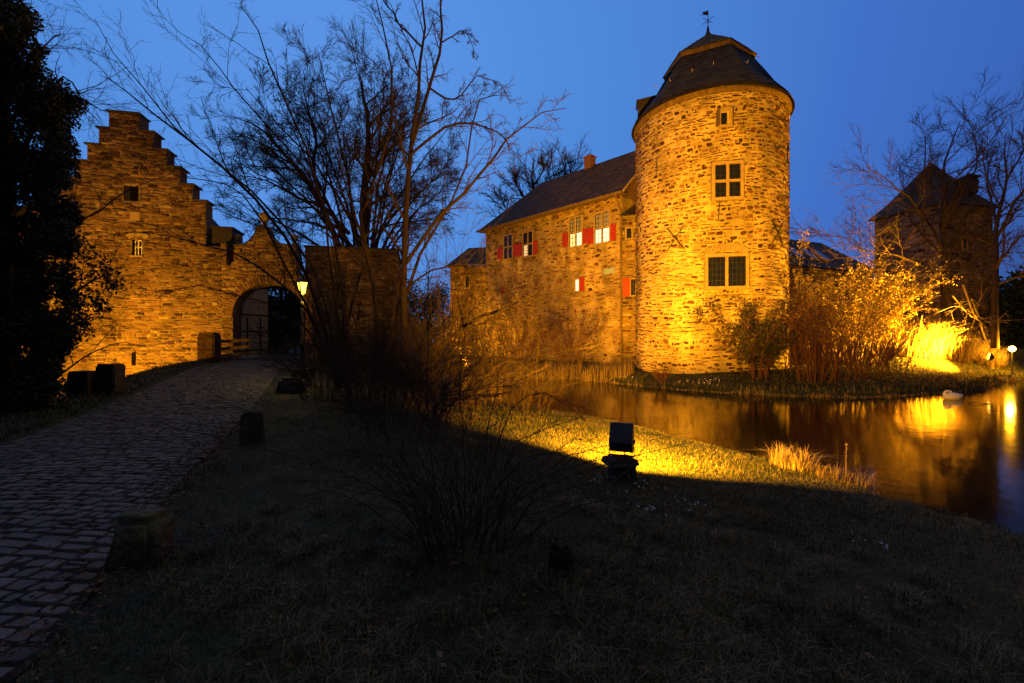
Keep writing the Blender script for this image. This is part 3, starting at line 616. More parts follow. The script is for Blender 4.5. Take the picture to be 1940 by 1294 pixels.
# body and small roof behind the gable
uR = gp(390, 467)[0]; g = Geo(); GF.rect(g, 1.5, uR-.1, -.5, gp(390, 430)[1], -2.6, -.76); g.build('side_wall', M['stone2'], gh)
g = Geo(); zr = gp(390, 436)[1]; ur = gp(235, 240)[0]; zt = gp(235, 250)[1]
slates(g, GF.pt(uR+.25, zr, -.77), GF.pt(uR+.25, zr, -2.7), GF.pt(ur, zt, -2.7), GF.pt(ur, zt, -.77), 18, 61, w=.4); slates(g, GF.pt(1.2, zr, -2.7), GF.pt(1.2, zr, -.77), GF.pt(ur, zt, -.77), GF.pt(ur, zt, -2.7), 18, 62, w=.4)
g.build('roof', M['slate'], gh)
g = Geo(); u0, z0 = gp(404, 455); GF.rect(g, gp(398, 1)[0], gp(437, 1)[0], gp(400, 464)[1], gp(400, 430)[1], -1.6, -.2); GF.rect(g, gp(396, 1)[0], gp(440, 1)[0], gp(400, 430)[1], gp(400, 427)[1], -1.7, -.1)
g.build('dormer', M['slate'], gh)
g = Geo(); GF.rect(g, gp(424, 1)[0], gp(434, 1)[0], gp(430, 503)[1], gp(430, 464)[1], .02, .35); g.build('wall_box', M['wood'], gh)
# gate wall with the arch
gw = empty('gate_wall', (-12.5, 23.5, 0), 'rubble wall with open round arch and curved ball-topped pediment above the path', 'gate wall')
uA0 = gp(441, 1)[0]; uA1 = gp(579, 1)[0]; uc = (uA0+uA1)/2; ra = (uA1-uA0)/2; zt_ = gp(510, 537)[1]; zs = zt_-ra*1.0
arch = [(uA1, -.7)]+[(uc+ra*math.cos(a), zs+ra*math.sin(a)) for a in np.linspace(0, math.pi, 25)]+[(uA0, -.7)]
tp_px = [(592, 520), (560, 520), (560, 466), (548, 466), (533, 464), (520, 456), (510, 446), (505, 432), (486, 432), (482, 446), (473, 457), (463, 464), (450, 466), (420, 467)]
tp = [gp(*q_) for q_ in tp_px]
outl = [(gp(420, 1)[0], -.7)]+arch[::-1]+[(tp[0][0], -.7)]+tp
g = Geo(); GF.slab(g, outl, -1.0, -.012); g.build('wall', M['mortar2'], gw)
g = Geo(); hole = []
for k in range(60):                   # arch ring kept free for the voussoirs
    z0_ = -.7+(zt_+.4+.7)*k/60; z1_ = -.7+(zt_+.4+.7)*(k+1)/60; zm = (z0_+z1_)/2
    hw_ = ra+.0 if zm < zs else (math.sqrt(max(0, (ra+.36)**2-(zm-zs)**2)))
    if hw_ > 0: hole.append((uc-hw_, uc+hw_, z0_, z1_))
outer = [(gp(420, 1)[0], -.7), (tp[0][0], -.7)]+tp
masonry(g, GF.S, outer, hole, ch=(.07, .19), ln=(.18, .6), gap=.022, seed=23, dark=.2); g.build('rubble_facing', M['stone2'], gw)
g = Geo()
for j in range(39):
    a = math.pi*(j+.5)/39; g.box(GF.pt(uc+math.cos(a)*(ra+.18), zs+math.sin(a)*(ra+.18), .0), (.12, .12, .34), rz=GF.rz, tilt=(-(a-math.pi/2), 'Y'), tint=random.Random(j).uniform(.3, .8))
g.build('arch_ring', M['stone2'], gw)
g = Geo()
for a, b_ in zip(tp[2:-1], tp[3:]):
    (u0, z0), (u1, z1) = a, b_; GF.slab(g, [(u0, z0), (u0, z0+.08), (u1, z1+.08), (u1, z1)][::1], -1.05, .06)
g.build('coping', M['rock'], gw)
for (px, py, s_) in ((495, 432, 1.15), (443, 466, .85), (553, 466, .85)):
    u, z = gp(px, py); g = Geo(); g.lathe(GF.pt(u, z+.05, -.5), [(.26*s_, -.02), (.26*s_, .10), (.14*s_, .16), (.10*s_, .3*s_), (.12*s_, .34*s_), (.21*s_, .45*s_), (.235*s_, .58*s_), (.19*s_, .70*s_), (.05, .79*s_)], 16); g.build('ball_finial', M['dressed'], gw)
# gate leaves, opened inwards
def leaf(hinge, dirv, mt, lab):
    f = Face(hinge, hinge+dirv); w_ = f.len; e = empty('gate_leaf', (hinge[0], hinge[1], .6), lab, 'gate', 'gate leaves standing open in the arch'); g = Geo(); n = 12
    for k in range(n):
        a, b_ = w_*k/n, w_*(k+1)/n-.012; hh = lambda t_: zs+ra*math.sqrt(max(0, 1-(1-min(1, t_/ra))**2))-.05
        f.slab(g, [(a, .75), (b_, .75), (b_, hh(b_)), (a, hh(a))], -.05, .0)
    g.build('boards', mt, e); g = Geo()
    for zz in (1.1, 2.1, 3.0): f.rect(g, .02, w_-.02, zz, zz+.07, .0, .025)
    for uu in (.3, w_*.66): f.rect(g, uu, uu+.08, .8, 2.9, .026, .045)
    for k in range(3): f.rect(g, w_*.66-.25, w_*.66+.33, 1.5+k*.42, 1.56+k*.42, .046, .06)
    g.build('iron_straps', M['iron'], e)
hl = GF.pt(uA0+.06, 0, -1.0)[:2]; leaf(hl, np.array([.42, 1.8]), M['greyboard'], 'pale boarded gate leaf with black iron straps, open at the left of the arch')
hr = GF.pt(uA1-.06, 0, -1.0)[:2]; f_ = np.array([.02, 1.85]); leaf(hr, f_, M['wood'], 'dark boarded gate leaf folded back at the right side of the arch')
# block right of the gate
bs = empty('bastion_block', (-8.5, 25, 0), 'square dark rubble block right of the gate arch behind thin stems', 'wall')
BF = Face(GF.pt(gp(566, 1)[0], 0, -1.3)[:2], GF.pt(gp(747, 1)[0]+.1, 0, -1.3)[:2]); zb = 6.75
g = Geo(); BF.rect(g, 0, BF.len, -.8, zb, -4, -.012); g.build('wall', M['mortar2'], bs)
g = Geo(); masonry(g, BF.S, rect4(0, BF.len, -.6, zb), [], ch=(.08, .2), ln=(.18, .6), gap=.022, seed=25, dark=.25); g.build('rubble_facing', M['stone2'], bs)
g = Geo(); BF.rect(g, -.05, BF.len+.06, zb, zb+.1, -4, .07); g.build('coping', M['rock'], bs)
bx2 = Face(BF.pt(BF.len, 0, 0)[:2], BF.pt(BF.len, 0, -4)[:2]); g = Geo(); masonry(g, bx2.S, rect4(0.05, 4, -.6, zb), [], ch=(.08, .2), ln=(.18, .6), gap=.022, seed=26, dark=.25); g.build('rubble_facing', M['stone2'], bs)

# ------------------------------------------------------------------ cobbled path
def SP(U, V, O):
    l = pl_(V); r_ = pr(V); cr_ = np.sin(np.clip((U-l)/(r_-l), 0, 1)*math.pi)*.05
    return np.stack([U, V, ph(V)+O+cr_-.03], -1)
g = Geo(); vy = np.arange(-4, 30, .4); nu = 9
gv = np.array([[pl_(y)+(pr(y)-pl_(y))*k/(nu-1), y] for y in vy for k in range(nu)]); P = SP(gv[:, 0], gv[:, 1], np.full(len(gv), .0)); i = np.arange(nu-1)[None]+np.arange(len(vy)-1)[:, None]*nu
g.add(P, [np.stack([i, i+1, i+1+nu, i+nu], -1).reshape(-1, 4)])
tag(g.build('path', M['joint'], smooth=True), kind='structure')
g = Geo(); poly = [(pl_(y)+.02, y) for y in np.arange(-1, 29.6, .5)]+[(pr(y)-.02, y) for y in np.arange(29.4, -1, -.5)]
masonry(g, SP, poly, [], ch=(.10, .15), ln=(.12, .23), gap=.018, prot=(.010, .020), seed=31, dark=.08, wave=.05, cut=.5)
tag(g.build('path_setts', M['sett'], smooth=False), kind='structure')
# ------------------------------------------------------------------ small stone and wood things
def rock(name, c, size, seed, m, label, cat, rz=0, group=None, rough=.12, taper=.85, sharp=False, parts=None):
    o = bpy.data.objects.new(name, bpy.data.meshes.new(name)); COL.objects.link(o)
    bm = bmesh.new(); bmesh.ops.create_cube(bm, size=1); bmesh.ops.bevel(bm, geom=bm.edges[:], offset=.07 if sharp else .14, segments=2, affect='EDGES')
    bmesh.ops.subdivide_edges(bm, edges=bm.edges[:], cuts=2, use_grid_fill=True)
    rg = np.random.RandomState(seed); a = rg.uniform(2, 6, (5, 3)); p_ = rg.uniform(0, 6, 5)
    for v in bm.verts:
        q = np.array(v.co); k = sum(math.sin(a[j]@q+p_[j]) for j in range(5))/5; k2 = math.sin(a[0]@q*3+p_[1])*math.sin(a[1]@q*4)
        s_ = 1+rough*k*1.4+rough*.3*k2; tz = 1-(1-taper)*(q[2]+.5); v.co = Vector((q[0]*s_*tz, q[1]*s_*tz, q[2]*(1+rough*.5*k)))
    for v in bm.verts: v.co = Vector((v.co.x*size[0], v.co.y*size[1], (v.co.z+.5)*size[2]))
    bm.to_mesh(o.data); bm.free(); o.data.materials.append(m); o.location = (c[0], c[1], c[2]); o.rotation_euler = (0, 0, rz)
    for p__ in o.data.polygons: p__.use_smooth = not sharp
    return tag(o, label, cat, group)
def gz(x, y): return float(ground(np.array([x]), np.array([y]))[0])
def onpix(px, d): x = (px-CX)/F*d; return x, d, gz(x, d)
GS = 'stone bollards along the path'
x, y, z = onpix(210, 12.3); rock('stone_bollard', (x, y, z-.1), (.52, .42, .86), 1, M['rock'], 'square dark stone bollard, right one of the pair against the lit gatehouse wall', 'bollard', group=GS, rough=.05, taper=.95, sharp=True)
x, y, z = onpix(158, 12.0); rock('stone_bollard', (x, y, z-.1), (.56, .42, .70), 2, M['rock'], 'square stone bollard left of the tallest one, by the lit gatehouse wall', 'bollard', group=GS, rough=.06, taper=.95, sharp=True)
x, y, z = onpix(76, 10.2); rock('stone_bollard', (x, y, z-.1), (.55, .42, .52), 3, M['moss'], 'low mossy stone bollard below the ivy-covered tree', 'bollard', group=GS, rough=.1)
x, y, z = onpix(397, 21.0); rock('gate_pillar', (x, y, z-.4), (.8, .6, 1.75), 4, M['stone2'], 'short stone pillar holding the plank railing before the arch', 'pillar', rough=.05, taper=.95, sharp=True)
rl = empty('plank_railing', (x+.8, y+.6, z), 'short wooden railing of three planks between stone pillar and gate arch', 'railing')
for k in range(3):
    g = Geo(); a = np.array([x+.35, y+.15, .85+k*.33]); b_ = np.array([x+1.35, y+.9, .95+k*.33]); g.prism(np.array([a, b_, b_+[0, 0, .15], a+[0, 0, .15]]), np.array([a, b_, b_+[0, 0, .15], a+[0, 0, .15]])+[.05, -.06, 0]); g.build('plank', M['wood'], rl)
x, y, z = onpix(478, 7.1); rock('stone_slab', (x, y, z-.1), (.34, .18, .60), 6, M['rock'], 'upright thin stone slab on the right edge of the cobbled path', 'stone', rough=.05, sharp=True, rz=.3)
x, y, z = onpix(553, 12.6); rock('stone_block', (x, y, z-.1), (.72, .5, .50), 7, M['rock'], 'dark stone block lying just in front of the street lamp', 'stone', rough=.09, rz=.2)
x, y, z = onpix(272, 3.36); rock('mossy_boulder', (x, y, z-.08), (.36, .32, .42), 8, M['moss'], 'knee-high boulder with pale moss on top beside the near cobbles', 'boulder', rough=.17)
x, y, z = onpix(1062, 2.95)
st = empty('tree_stump', (x, y, z), 'low black rotten stump in the grass right of the near shrub', 'stump'); g = Geo(); rg = np.random.RandomState(3)
pf = [(.10, -.05), (.085, .05), (.075, .12), (.07, .17), (.05, .155), (.01, .14)]; k_ = 22; aa = np.arange(k_)*2*math.pi/k_; bump_ = 1+rg.uniform(-.12, .12, k_)
V = np.array([[x+r_*bump_[j]*math.cos(aa[j]), y+r_*bump_[j]*math.sin(aa[j]), z+zz+(rg.uniform(-.02, .03) if zz > .15 else 0)] for r_, zz in pf for j in range(k_)])
j = np.arange(len(pf)-1)[:, None]*k_; q = np.arange(k_)[None]; q2 = (q+1) % k_; g.add(V, [np.stack([j+q, j+q2, j+k_+q2, j+k_+q], -1).reshape(-1, 4), np.arange(k_)+(len(pf)-1)*k_]); g.build('stump_wood', M['stump'], st)
# bench and table seen through the arch
bx, by = -13.6, 28.5; bn = empty('park_bench', (bx, by, .62), 'wooden bench standing in the courtyard seen through the gate arch', 'bench')
for k in range(4): g = Geo(); g.box((bx, by+k*.11-.15, 1.07), (1.9, .09, .04)); g.build('seat_slat', M['wood'], bn)
for k in range(3): g = Geo(); g.box((bx, by+.27+k*.02, 1.22+k*.13), (1.9, .03, .10)); g.build('back_slat', M['wood'], bn)
for s_ in (-.75, .75):
    for t_ in (-.15, .22): g = Geo(); g.box((bx+s_, by+t_, .83), (.06, .06, .44)); g.build('leg', M['iron'], bn)
# ------------------------------------------------------------------ street lamp
lx, ly, lz = onpix(573, 13.9); sl_ = empty('street_lamp', (lx, ly, lz), 'old street lamp with glowing yellow lantern on a post beside the gate path', 'street lamp')
g = Geo(); g.box((lx, ly, lz+.24), (.42, .42, .56)); g.build('plinth', M['rock'], sl_)
g = Geo(); g.lathe((lx, ly, lz+.5), [(.12, 0), (.12, .1), (.075, .16), (.065, .7), (.085, .74), (.05, .8), (.036, 2.35), (.06, 2.4), (.03, 2.46), (.028, 2.55)], 14); g.build('post', M['iron'], sl_, smooth=True)
zl = EYE+(CY-556)/F*ly; g = Geo(); g.lathe((lx, ly, zl), [(.085, 0), (.15, .33)], 4); lt = g.build('lantern_glass', M['lantern'], sl_)
g = Geo(); g.lathe((lx, ly, zl+.335), [(.20, 0), (.19, .03), (.08, .14), (.04, .17), (.03, .24)], 4)
for k in range(4):
    a = k*math.pi/2; g.tubes(np.array([[lx+.09*math.cos(a), ly+.09*math.sin(a), zl], [lx+.157*math.cos(a), ly+.157*math.sin(a), zl+.33]]), np.full(2, .012), 4)
g.lathe((lx, ly, zl-.06), [(.03, 0), (.10, .05), (.10, .06)], 8); g.build('lantern_frame', M['iron'], sl_)
def light(kind, name, loc, energy, color, parent=None, target=None, **k):
    d = bpy.data.lights.new(name, kind); d.energy = energy; d.color = color
    for a, b_ in k.items(): setattr(d, a, b_)
    o = bpy.data.objects.new(name, d); COL.objects.link(o)
    o.location = loc
    if target is not None: o.rotation_euler = (Vector(target)-Vector(loc)).to_track_quat('-Z', 'Y').to_euler()
    if parent: o.parent = parent; o.location = Vector(loc)-parent.location
    return o
light('POINT', 'lantern_light', (lx, ly, zl-.35), 200, (1, .62, .08), sl_, shadow_soft_size=.08)
# ------------------------------------------------------------------ floodlights
def floodlight(name, base, target, beam, size, label, spill=0, sdir=None, h=.0, col=SODIUM, w=.29, hh=.38, group='floodlights', glow=True, blend=.6, soft=.12, spread=160):
    base = np.array(base, float); tg = np.array(target, float); c = base+[0, 0, h+hh*.65]
    e = empty(name, tuple(base), label, 'floodlight', group)
    d = tg-c; yaw = math.atan2(d[1], d[0])-math.pi/2; pit = math.atan2(d[2], math.hypot(d[0], d[1]))
    Rm = np.array(Matrix.Rotation(yaw, 3, 'Z') @ Matrix.Rotation(pit*.6, 3, 'X'))
    tr = lambda V: np.array(V)@Rm.T+c
    g = Geo(); a, b_ = w/2, hh/2; a2, b2 = w*.40, hh*.40
    pf_ = [(.07, -b_), (.07, b_), (.03, b_+.004), (-.13, -.02), (-.13, -.06), (-.07, -b_+.02), (.0, -b_)]
    g.prism(tr([(a, y_, z_) for y_, z_ in pf_]), tr([(-a, y_, z_) for y_, z_ in pf_]))
    for s_ in (-1, 1): g.tubes(tr([(s_*a, .0, -.04), (s_*(a+.022), .0, -.04)]), np.full(2, .022), 10, cap=True)
    for k in range(5): g.box(tr([((k-2)*w*.16, -.135, -.04)])[0], (.012, .03, .10), rz=yaw)
    g.build('housing', M['housing'], e)
    g = Geo(); g.prism(tr([(-a*.86, .076, -b_*.86), (a*.86, .076, -b_*.86), (a*.86, .076, b_*.86), (-a*.86, .076, b_*.86)]), tr([(-a*.86, .071, -b_*.86), (a*.86, .071, -b_*.86), (a*.86, .071, b_*.86), (-a*.86, .071, b_*.86)])); g.build('front_glass', M['floodglass'], e)
    g = Geo(); ct = math.cos(yaw); sn = math.sin(yaw)
    L_ = lambda x_, z_: [c[0]+x_*ct, c[1]+x_*sn, z_]
    g.tubes(np.array([L_(-a-.015, c[2]-.06), L_(-a-.015, base[2]+h+.01), L_(a+.015, base[2]+h+.01), L_(a+.015, c[2]-.06)]), np.full(4, .013), 6); g.build('bracket', M['iron'], e)
    f = Vector(Rm@np.array([0, 1, 0]))
    lp = Vector(c)+f*.10
    light('SPOT', 'beam', lp, beam, col, e, tg, spot_size=R(size), spot_blend=blend, shadow_soft_size=soft)
    if spill:
        ar = light('AREA', 'spill', Vector(c)+f*.085, spill, col, e, Vector(c)+f*.085+(Vector(sdir) if sdir else f)*3, shape='RECTANGLE', size=w*.8, size_y=hh*.8); ar.data.spread = R(spread)
    return e
x, y, z = onpix(1178, 5.75)
rock('lamp_stone', (x, y, z-.12), (.30, .28, .36), 9, M['rock'], 'dark leaning stone carrying the near floodlight on the lawn', 'stone', rough=.07, taper=1.0, rz=.3)
slb = rock('stone_plate', (x-.03, y-.02, z+.20), (.40, .34, .08), 11, M['rock'], 'flat stone plate lying between leaning stone and near floodlight', 'stone', rough=.06, rz=.2, sharp=True)
floodlight('floodlight', (x-.0, y, z+.27), (TC[0]-2.6, TC[1]-2, 7.5), 54000, 46, 'near floodlight seen from behind on a stone in the lawn', spill=2300, sdir=(.38, .90, .26), spread=135, h=.02, w=.285, hh=.36)
g = Geo(); g.tubes(resample(np.array([[x+.02, y-.05, z+.36], [x+.0, y-.10, z+.26], [x-.05, y-.16, z+.1], [x-.10, y-.2, z+.01], [x-.5, y+.1, z+.01]]), 14), np.full(14, .006), 6); tag(g.build('power_cable', M['iron']), 'thin black cable hanging down behind the near floodlight stone', 'cable')
# the others are unseen
floodlight('floodlight', (-.9, 17.0, gz(-.9, 17.0)), (4.2, 31.5, 4.5), 19000, 92, 'assumed floodlight on the near bank hidden behind the thin-stemmed trees, facing the house', spill=12)  # unseen lamp, assumed from the branch shadows on the house wall
floodlight('floodlight', (-17.6, 14.2, gz(-17.6, 14.2)), (-18.8, 22.3, 2.9), 13500, 118, 'assumed floodlight in the ditch outside the left edge of view, facing the gatehouse', spill=0, blend=1)  # assumed lamp out of frame at left, lights the gable from below
floodlight('floodlight', (-4.1, 33.6, gz(-4.1, 33.6)), (-1.5, 38, 3.5), 9000, 120, 'assumed floodlight among reeds at the left end of the far bank', spill=40, blend=1)  # unseen lamp, assumed from the brighter lower left of the house
floodlight('floodlight', (26.5, 25.2, gz(26.5, 25.2)), (21.0, 28.2, 3.2), 130000, 122, 'added floodlight low in the bank grass in front of the bright reeds and yellow bush', spill=0, h=.9, blend=1)  # unseen lamp added to brighten the reeds and the yellow bush
lx2, ly2 = 29.35, 26.7; e = empty('garden_lamp', (lx2, ly2, gz(lx2, ly2)), 'glaring garden lamp on a short post at the right edge of the far bank', 'lamp')
zz = EYE+(CY-661)/F*ly2
g = Geo(); g.tubes(np.array([[lx2, ly2, gz(lx2, ly2)-.2], [lx2, ly2, zz-.15]]), np.full(2, .035), 8); g.build('post', M['iron'], e)
g = Geo(); g.lathe((lx2, ly2, zz), [(.04, -.17), (.13, -.11), (.17, 0), (.13, .11), (.04, .17)], 16); g.build('globe', M['bulb'], e, smooth=True)
light('POINT', 'globe_light', (lx2-.25, ly2-.1, zz+.1), 1300, SODIUM, e, shadow_soft_size=.15)

# ------------------------------------------------------------------ branch machinery
def spawn(P, r, m_, t0, t1, ang, lr, rr_, n, wander, trop, rg, minr=.004, lmax=None, fall=.45):
    """children of polylines P (N,k,3) radii r (N,k): returns (N*m,n,3),(N*m,n)"""
    Nn, k = P.shape[:2]; seg = np.linalg.norm(np.diff(P, axis=1), axis=2); Ln = seg.sum(1)
    t_ = t0+(t1-t0)*((np.arange(m_)[None]+rg.random((Nn, m_)))/m_)
    x_ = t_*(k-1); i = np.clip(x_.astype(int), 0, k-2); f = (x_-i)[..., None]; I = np.arange(Nn)[:, None]
    p0 = P[I, i]*(1-f)+P[I, i+1]*f; T = P[I, i+1]-P[I, i]; T /= np.linalg.norm(T, axis=2, keepdims=True)+1e-9
    rad = (r[I, i]*(1-f[..., 0])+r[I, i+1]*f[..., 0])
    v = rg.normal(size=T.shape); v -= (v*T).sum(2, keepdims=True)*T; v /= np.linalg.norm(v, axis=2, keepdims=True)+1e-9
    a = R(ang)*(1+rg.normal(0, .25, (Nn, m_)))[..., None]
    d = (T*np.cos(a)+v*np.sin(a)).reshape(-1, 3)
    l = (Ln[:, None]*lr*(1-fall*(t_-t0)/(t1-t0+1e-9))*rg.uniform(.6, 1.25, (Nn, m_))).reshape(-1)
    if lmax: l = np.minimum(l, lmax)
    rc = np.maximum(np.minimum(rad.reshape(-1)*rr_, rad.reshape(-1)*.9), minr)
    Q = [p0.reshape(-1, 3)]; st_ = l/(n-1)
    for s_ in range(n-1):
        d = d+rg.normal(0, wander, d.shape); d[:, 2] += trop; d /= np.linalg.norm(d, axis=1, keepdims=True)
        Q.append(Q[-1]+d*st_[:, None])
    Q = np.stack(Q, 1); rdc = rc[:, None]*np.linspace(1, .35, n)[None]; return Q, np.maximum(rdc, minr*.6)
def limbs(guides, n=9, wob=.0, rg=None):
    P = []; r = []
    for gd, r0, r1 in guides:
        q = resample(gd, n)
        if rg is not None: q = q+rg.normal(0, wob, q.shape)*np.linspace(0, 1, n)[:, None]
        P.append(q); r.append(np.linspace(r0, r1, n))
    return np.array(P), np.array(r)
def bare_tree(name, base, guides, levels, seed, label, cat, group=None, bark='bark', twig='twig', trunk=None, n=10, wob=.05, k=(7, 5, 4, 3, 3), leaf=None, tname='crown'):
    rg = np.random.RandomState(seed); e = empty(name, base, label, cat, group)
    P, r = limbs(guides, n, wob, rg); g = Geo(); g.tubes(P, r, k[0])
    if trunk is not None: g.tubes(resample(trunk[0], 8), np.linspace(trunk[1], trunk[2], 8), 10)
    g.build('trunk', M[bark], e, smooth=True)
    g = Geo(); tips = [P]
    for li, lv in enumerate(levels):
        P, r = spawn(P, r, rg=rg, **lv); g.tubes(P, r, k[min(li+1, len(k)-1)]); tips.append(P)
    g.build(tname, M[twig], e)
    if leaf:
        Pt = np.concatenate([t_[:, 1:].reshape(-1, 3) for t_ in tips[-leaf.get('lv', 1):]]); sel = rg.randint(0, len(Pt), leaf['n']); c = Pt[sel]+rg.normal(0, leaf.get('j', .05), (leaf['n'], 3))
        g = Geo(); leaves(g, c, leaf['s'], rg); g.build('leaves', M[leaf['m']], e)
    return e
def leaves(g, c, s, rg, flat=0.):
    n = len(c); a = rg.normal(size=(n, 3)); a[:, 2] *= (1-flat); a /= np.linalg.norm(a, axis=1, keepdims=True)
    b_ = rg.normal(size=(n, 3)); b_ -= (a*b_).sum(1, keepdims=True)*a; b_ /= np.linalg.norm(b_, axis=1, keepdims=True)
    sz = s*rg.uniform(.6, 1.4, (n, 1)); V = np.stack([c-a*sz, c+b_*sz*.45, c+a*sz, c-b_*sz*.45], 1)
    g.add(V.reshape(-1, 3), [np.arange(n*4).reshape(-1, 4)], np.repeat(np.clip(rg.normal(.5, .25, n), 0, 1), 4))
def blades(g, c, h, w, lean, rg, tint=(.3, .9)):
    """grass/reed blades: tapered 2-segment strips"""
    n = len(c); a = rg.uniform(0, 2*math.pi, n); d = np.stack([np.cos(a), np.sin(a), 0*a], 1); b_ = np.stack([-np.sin(a), np.cos(a), 0*a], 1)
    h = np.broadcast_to(h, (n,))[:, None]*rg.uniform(.3, 1.25, (n, 1)); w = np.broadcast_to(w, (n,))[:, None]; ln = rg.uniform(.1, 1, (n, 1))*lean; up = np.array([0, 0, 1.])
    m1 = c+d*h*ln*.3+up*h*.6; tp_ = c+d*h*ln+up*h*(1-.35*ln)
    V = np.stack([c-b_*w/2, c+b_*w/2, m1+b_*w*.4, m1-b_*w*.4, tp_], 1); i = np.arange(n)[:, None]*5
    g.add(V.reshape(-1, 3), [i+np.array([[0, 1, 2, 3]]), i+np.array([[3, 2, 4]])], np.repeat(rg.uniform(*tint, n), 5))
LV = lambda m_, t0, t1, ang, lr, rr_, n, wd, tr, minr, **k: dict(m_=m_, t0=t0, t1=t1, ang=ang, lr=lr, rr_=rr_, n=n, wander=wd, trop=tr, minr=minr, **k)

# ---- A: big round-crowned tree behind the gate
D_ = 33
def wp(*a): return np.array([W(p_[0], p_[1], p_[2] if len(p_) > 2 else D_) for p_ in a])
gA = [(wp((672, 560), (690, 460), (692, 340, 33), (704, 230), (690, 150, 34), (684, 95)), .42, .05), (wp((668, 545), (636, 455, 32.5), (590, 365, 32), (540, 296, 31), (480, 236, 31), (420, 205)), .30, .04),
      (wp((612, 400, 32.3), (588, 320), (590, 250, 33), (570, 170, 34), (560, 110)), .18, .04), (wp((690, 350), (735, 290, 32), (770, 250, 31), (812, 190, 31)), .18, .04),
      (wp((700, 500), (735, 440, 32), (790, 400, 31), (850, 380, 30), (905, 360, 30)), .22, .03), (wp((680, 430), (650, 330, 35), (636, 230, 36), (622, 130, 36)), .2, .04),
      (wp((690, 380), (725, 300, 35), (760, 200, 36), (765, 125, 36)), .2, .04), (wp((560, 315, 31.5), (500, 320, 30), (450, 310, 29), (405, 295, 29)), .13, .03), (wp((575, 345, 32), (515, 290, 35), (450, 200, 36), (420, 150, 36)), .14, .03),
      (wp((700, 450), (760, 350, 34), (820, 300, 35), (868, 270, 35)), .18, .03), (wp((585, 350, 32), (530, 240, 34), (505, 160, 34), (490, 120, 34)), .14, .03), (wp((692, 250), (725, 180, 32), (740, 130, 32), (745, 85, 32)), .1, .03)]
gA = [(q_+(np.array([-11.5, 33, 12.])-q_)*np.clip((q_[:, 2:3]-6)/16, 0, 1)*.15, a_*.9, b_*.6) for q_, a_, b_ in gA]
_r = np.random.RandomState(12); gA = gA[:4]
for _k in range(24):
    th_ = math.radians(-18+216*(_k+.5)/24+_r.uniform(-5, 5)); q_ = _r.uniform(.80, 1.04); fy = _r.uniform(-1, 1)*5*math.sin(math.acos(min(1, q_*.9)))+_r.uniform(-1.5, 1.5)
    o_ = np.array([-10.9+_r.uniform(-.3, .3)+.8*math.cos(th_), 33+_r.uniform(-.4, .4), _r.uniform(5.5, 9.5)]); tp_ = np.array([-12.2+8.2*q_*math.cos(th_), 33+fy, 12.6+8.8*q_*math.sin(th_)]); dl_ = tp_-o_
    gA.append((np.array([o_, o_+dl_*[.22, .2, .26]+[0, 0, .6], o_+dl_*[.6, .55, .62]+[0, 0, .6], tp_]), .11+.05*_r.rand(), .022))
bare_tree('broad_bare_tree', (-10.6, 33, .6), gA, [LV(11, .3, 1, 44, .27, .5, 7, .12, .02, .020, fall=.3), LV(8, .2, 1, 40, .46, .6, 6, .11, .03, .015, fall=.2), LV(6, .2, 1, 34, .52, .7, 5, .12, .02, .012, fall=.1), LV(3, .3, 1, 30, .6, .9, 4, .1, .03, .0105, fall=0)], 11,
          'broad leafless tree with dense round crown behind the gate wall', 'tree', trunk=(wp((672, 690), (672, 560)), .55, .45), wob=.12)
# ---- B: thin many-stemmed trees on the bank in front of the gate
D_ = 12.5
gB1 = [(wp((640, 735, 13), (600, 570, 12.5), (540, 450, 12), (450, 345, 11.5), (360, 262, 11), (270, 192, 10.8), (200, 150, 10.6)), .075, .012),
       (wp((640, 735, 13), (615, 560, 13), (540, 430, 13), (440, 330, 12.5), (330, 240, 12), (240, 130, 12), (175, 42, 12)), .06, .008),
       (wp((645, 735, 13), (650, 560, 13), (618, 400, 13), (560, 250, 12.5), (510, 110, 12), (452, 5, 12)), .075, .012), (wp((650, 735, 13), (660, 600, 13.3), (690, 480, 13.5), (650, 330, 13.5), (600, 200, 13)), .06, .01),
       (wp((640, 735, 13), (590, 600, 12), (510, 520, 11.5), (420, 470, 11), (320, 450, 10.8), (240, 440, 10.6)), .05, .008), (wp((635, 700, 13), (570, 560, 12.2), (480, 390, 12), (400, 340, 12), (330, 330, 12)), .045, .008),
       (wp((640, 720, 13), (560, 600, 12.5), (450, 560, 12), (340, 545, 11.6), (250, 560, 11.4)), .035, .006), (wp((655, 735, 13), (625, 500, 12.5), (600, 350, 12), (470, 200, 12), (410, 120, 12), (340, 60, 12)), .05, .008)]
gB1 = [(q_, a_*.75, b_*.8) for q_, a_, b_ in gB1]
bare_tree('thin_stemmed_tree', tuple(W(642, 740, 13)), gB1, [LV(10, .2, 1, 34, .20, .5, 7, .10, .02, .007, fall=.5), LV(7, .1, 1, 40, .42, .6, 6, .14, .0, .0055, fall=.3), LV(3, .15, 1, 42, .42, .8, 4, .16, 0, .0045, fall=.1)], 21,
          'slender dark tree left of centre, its stems arching far left over the gatehouse', 'tree', wob=.05)
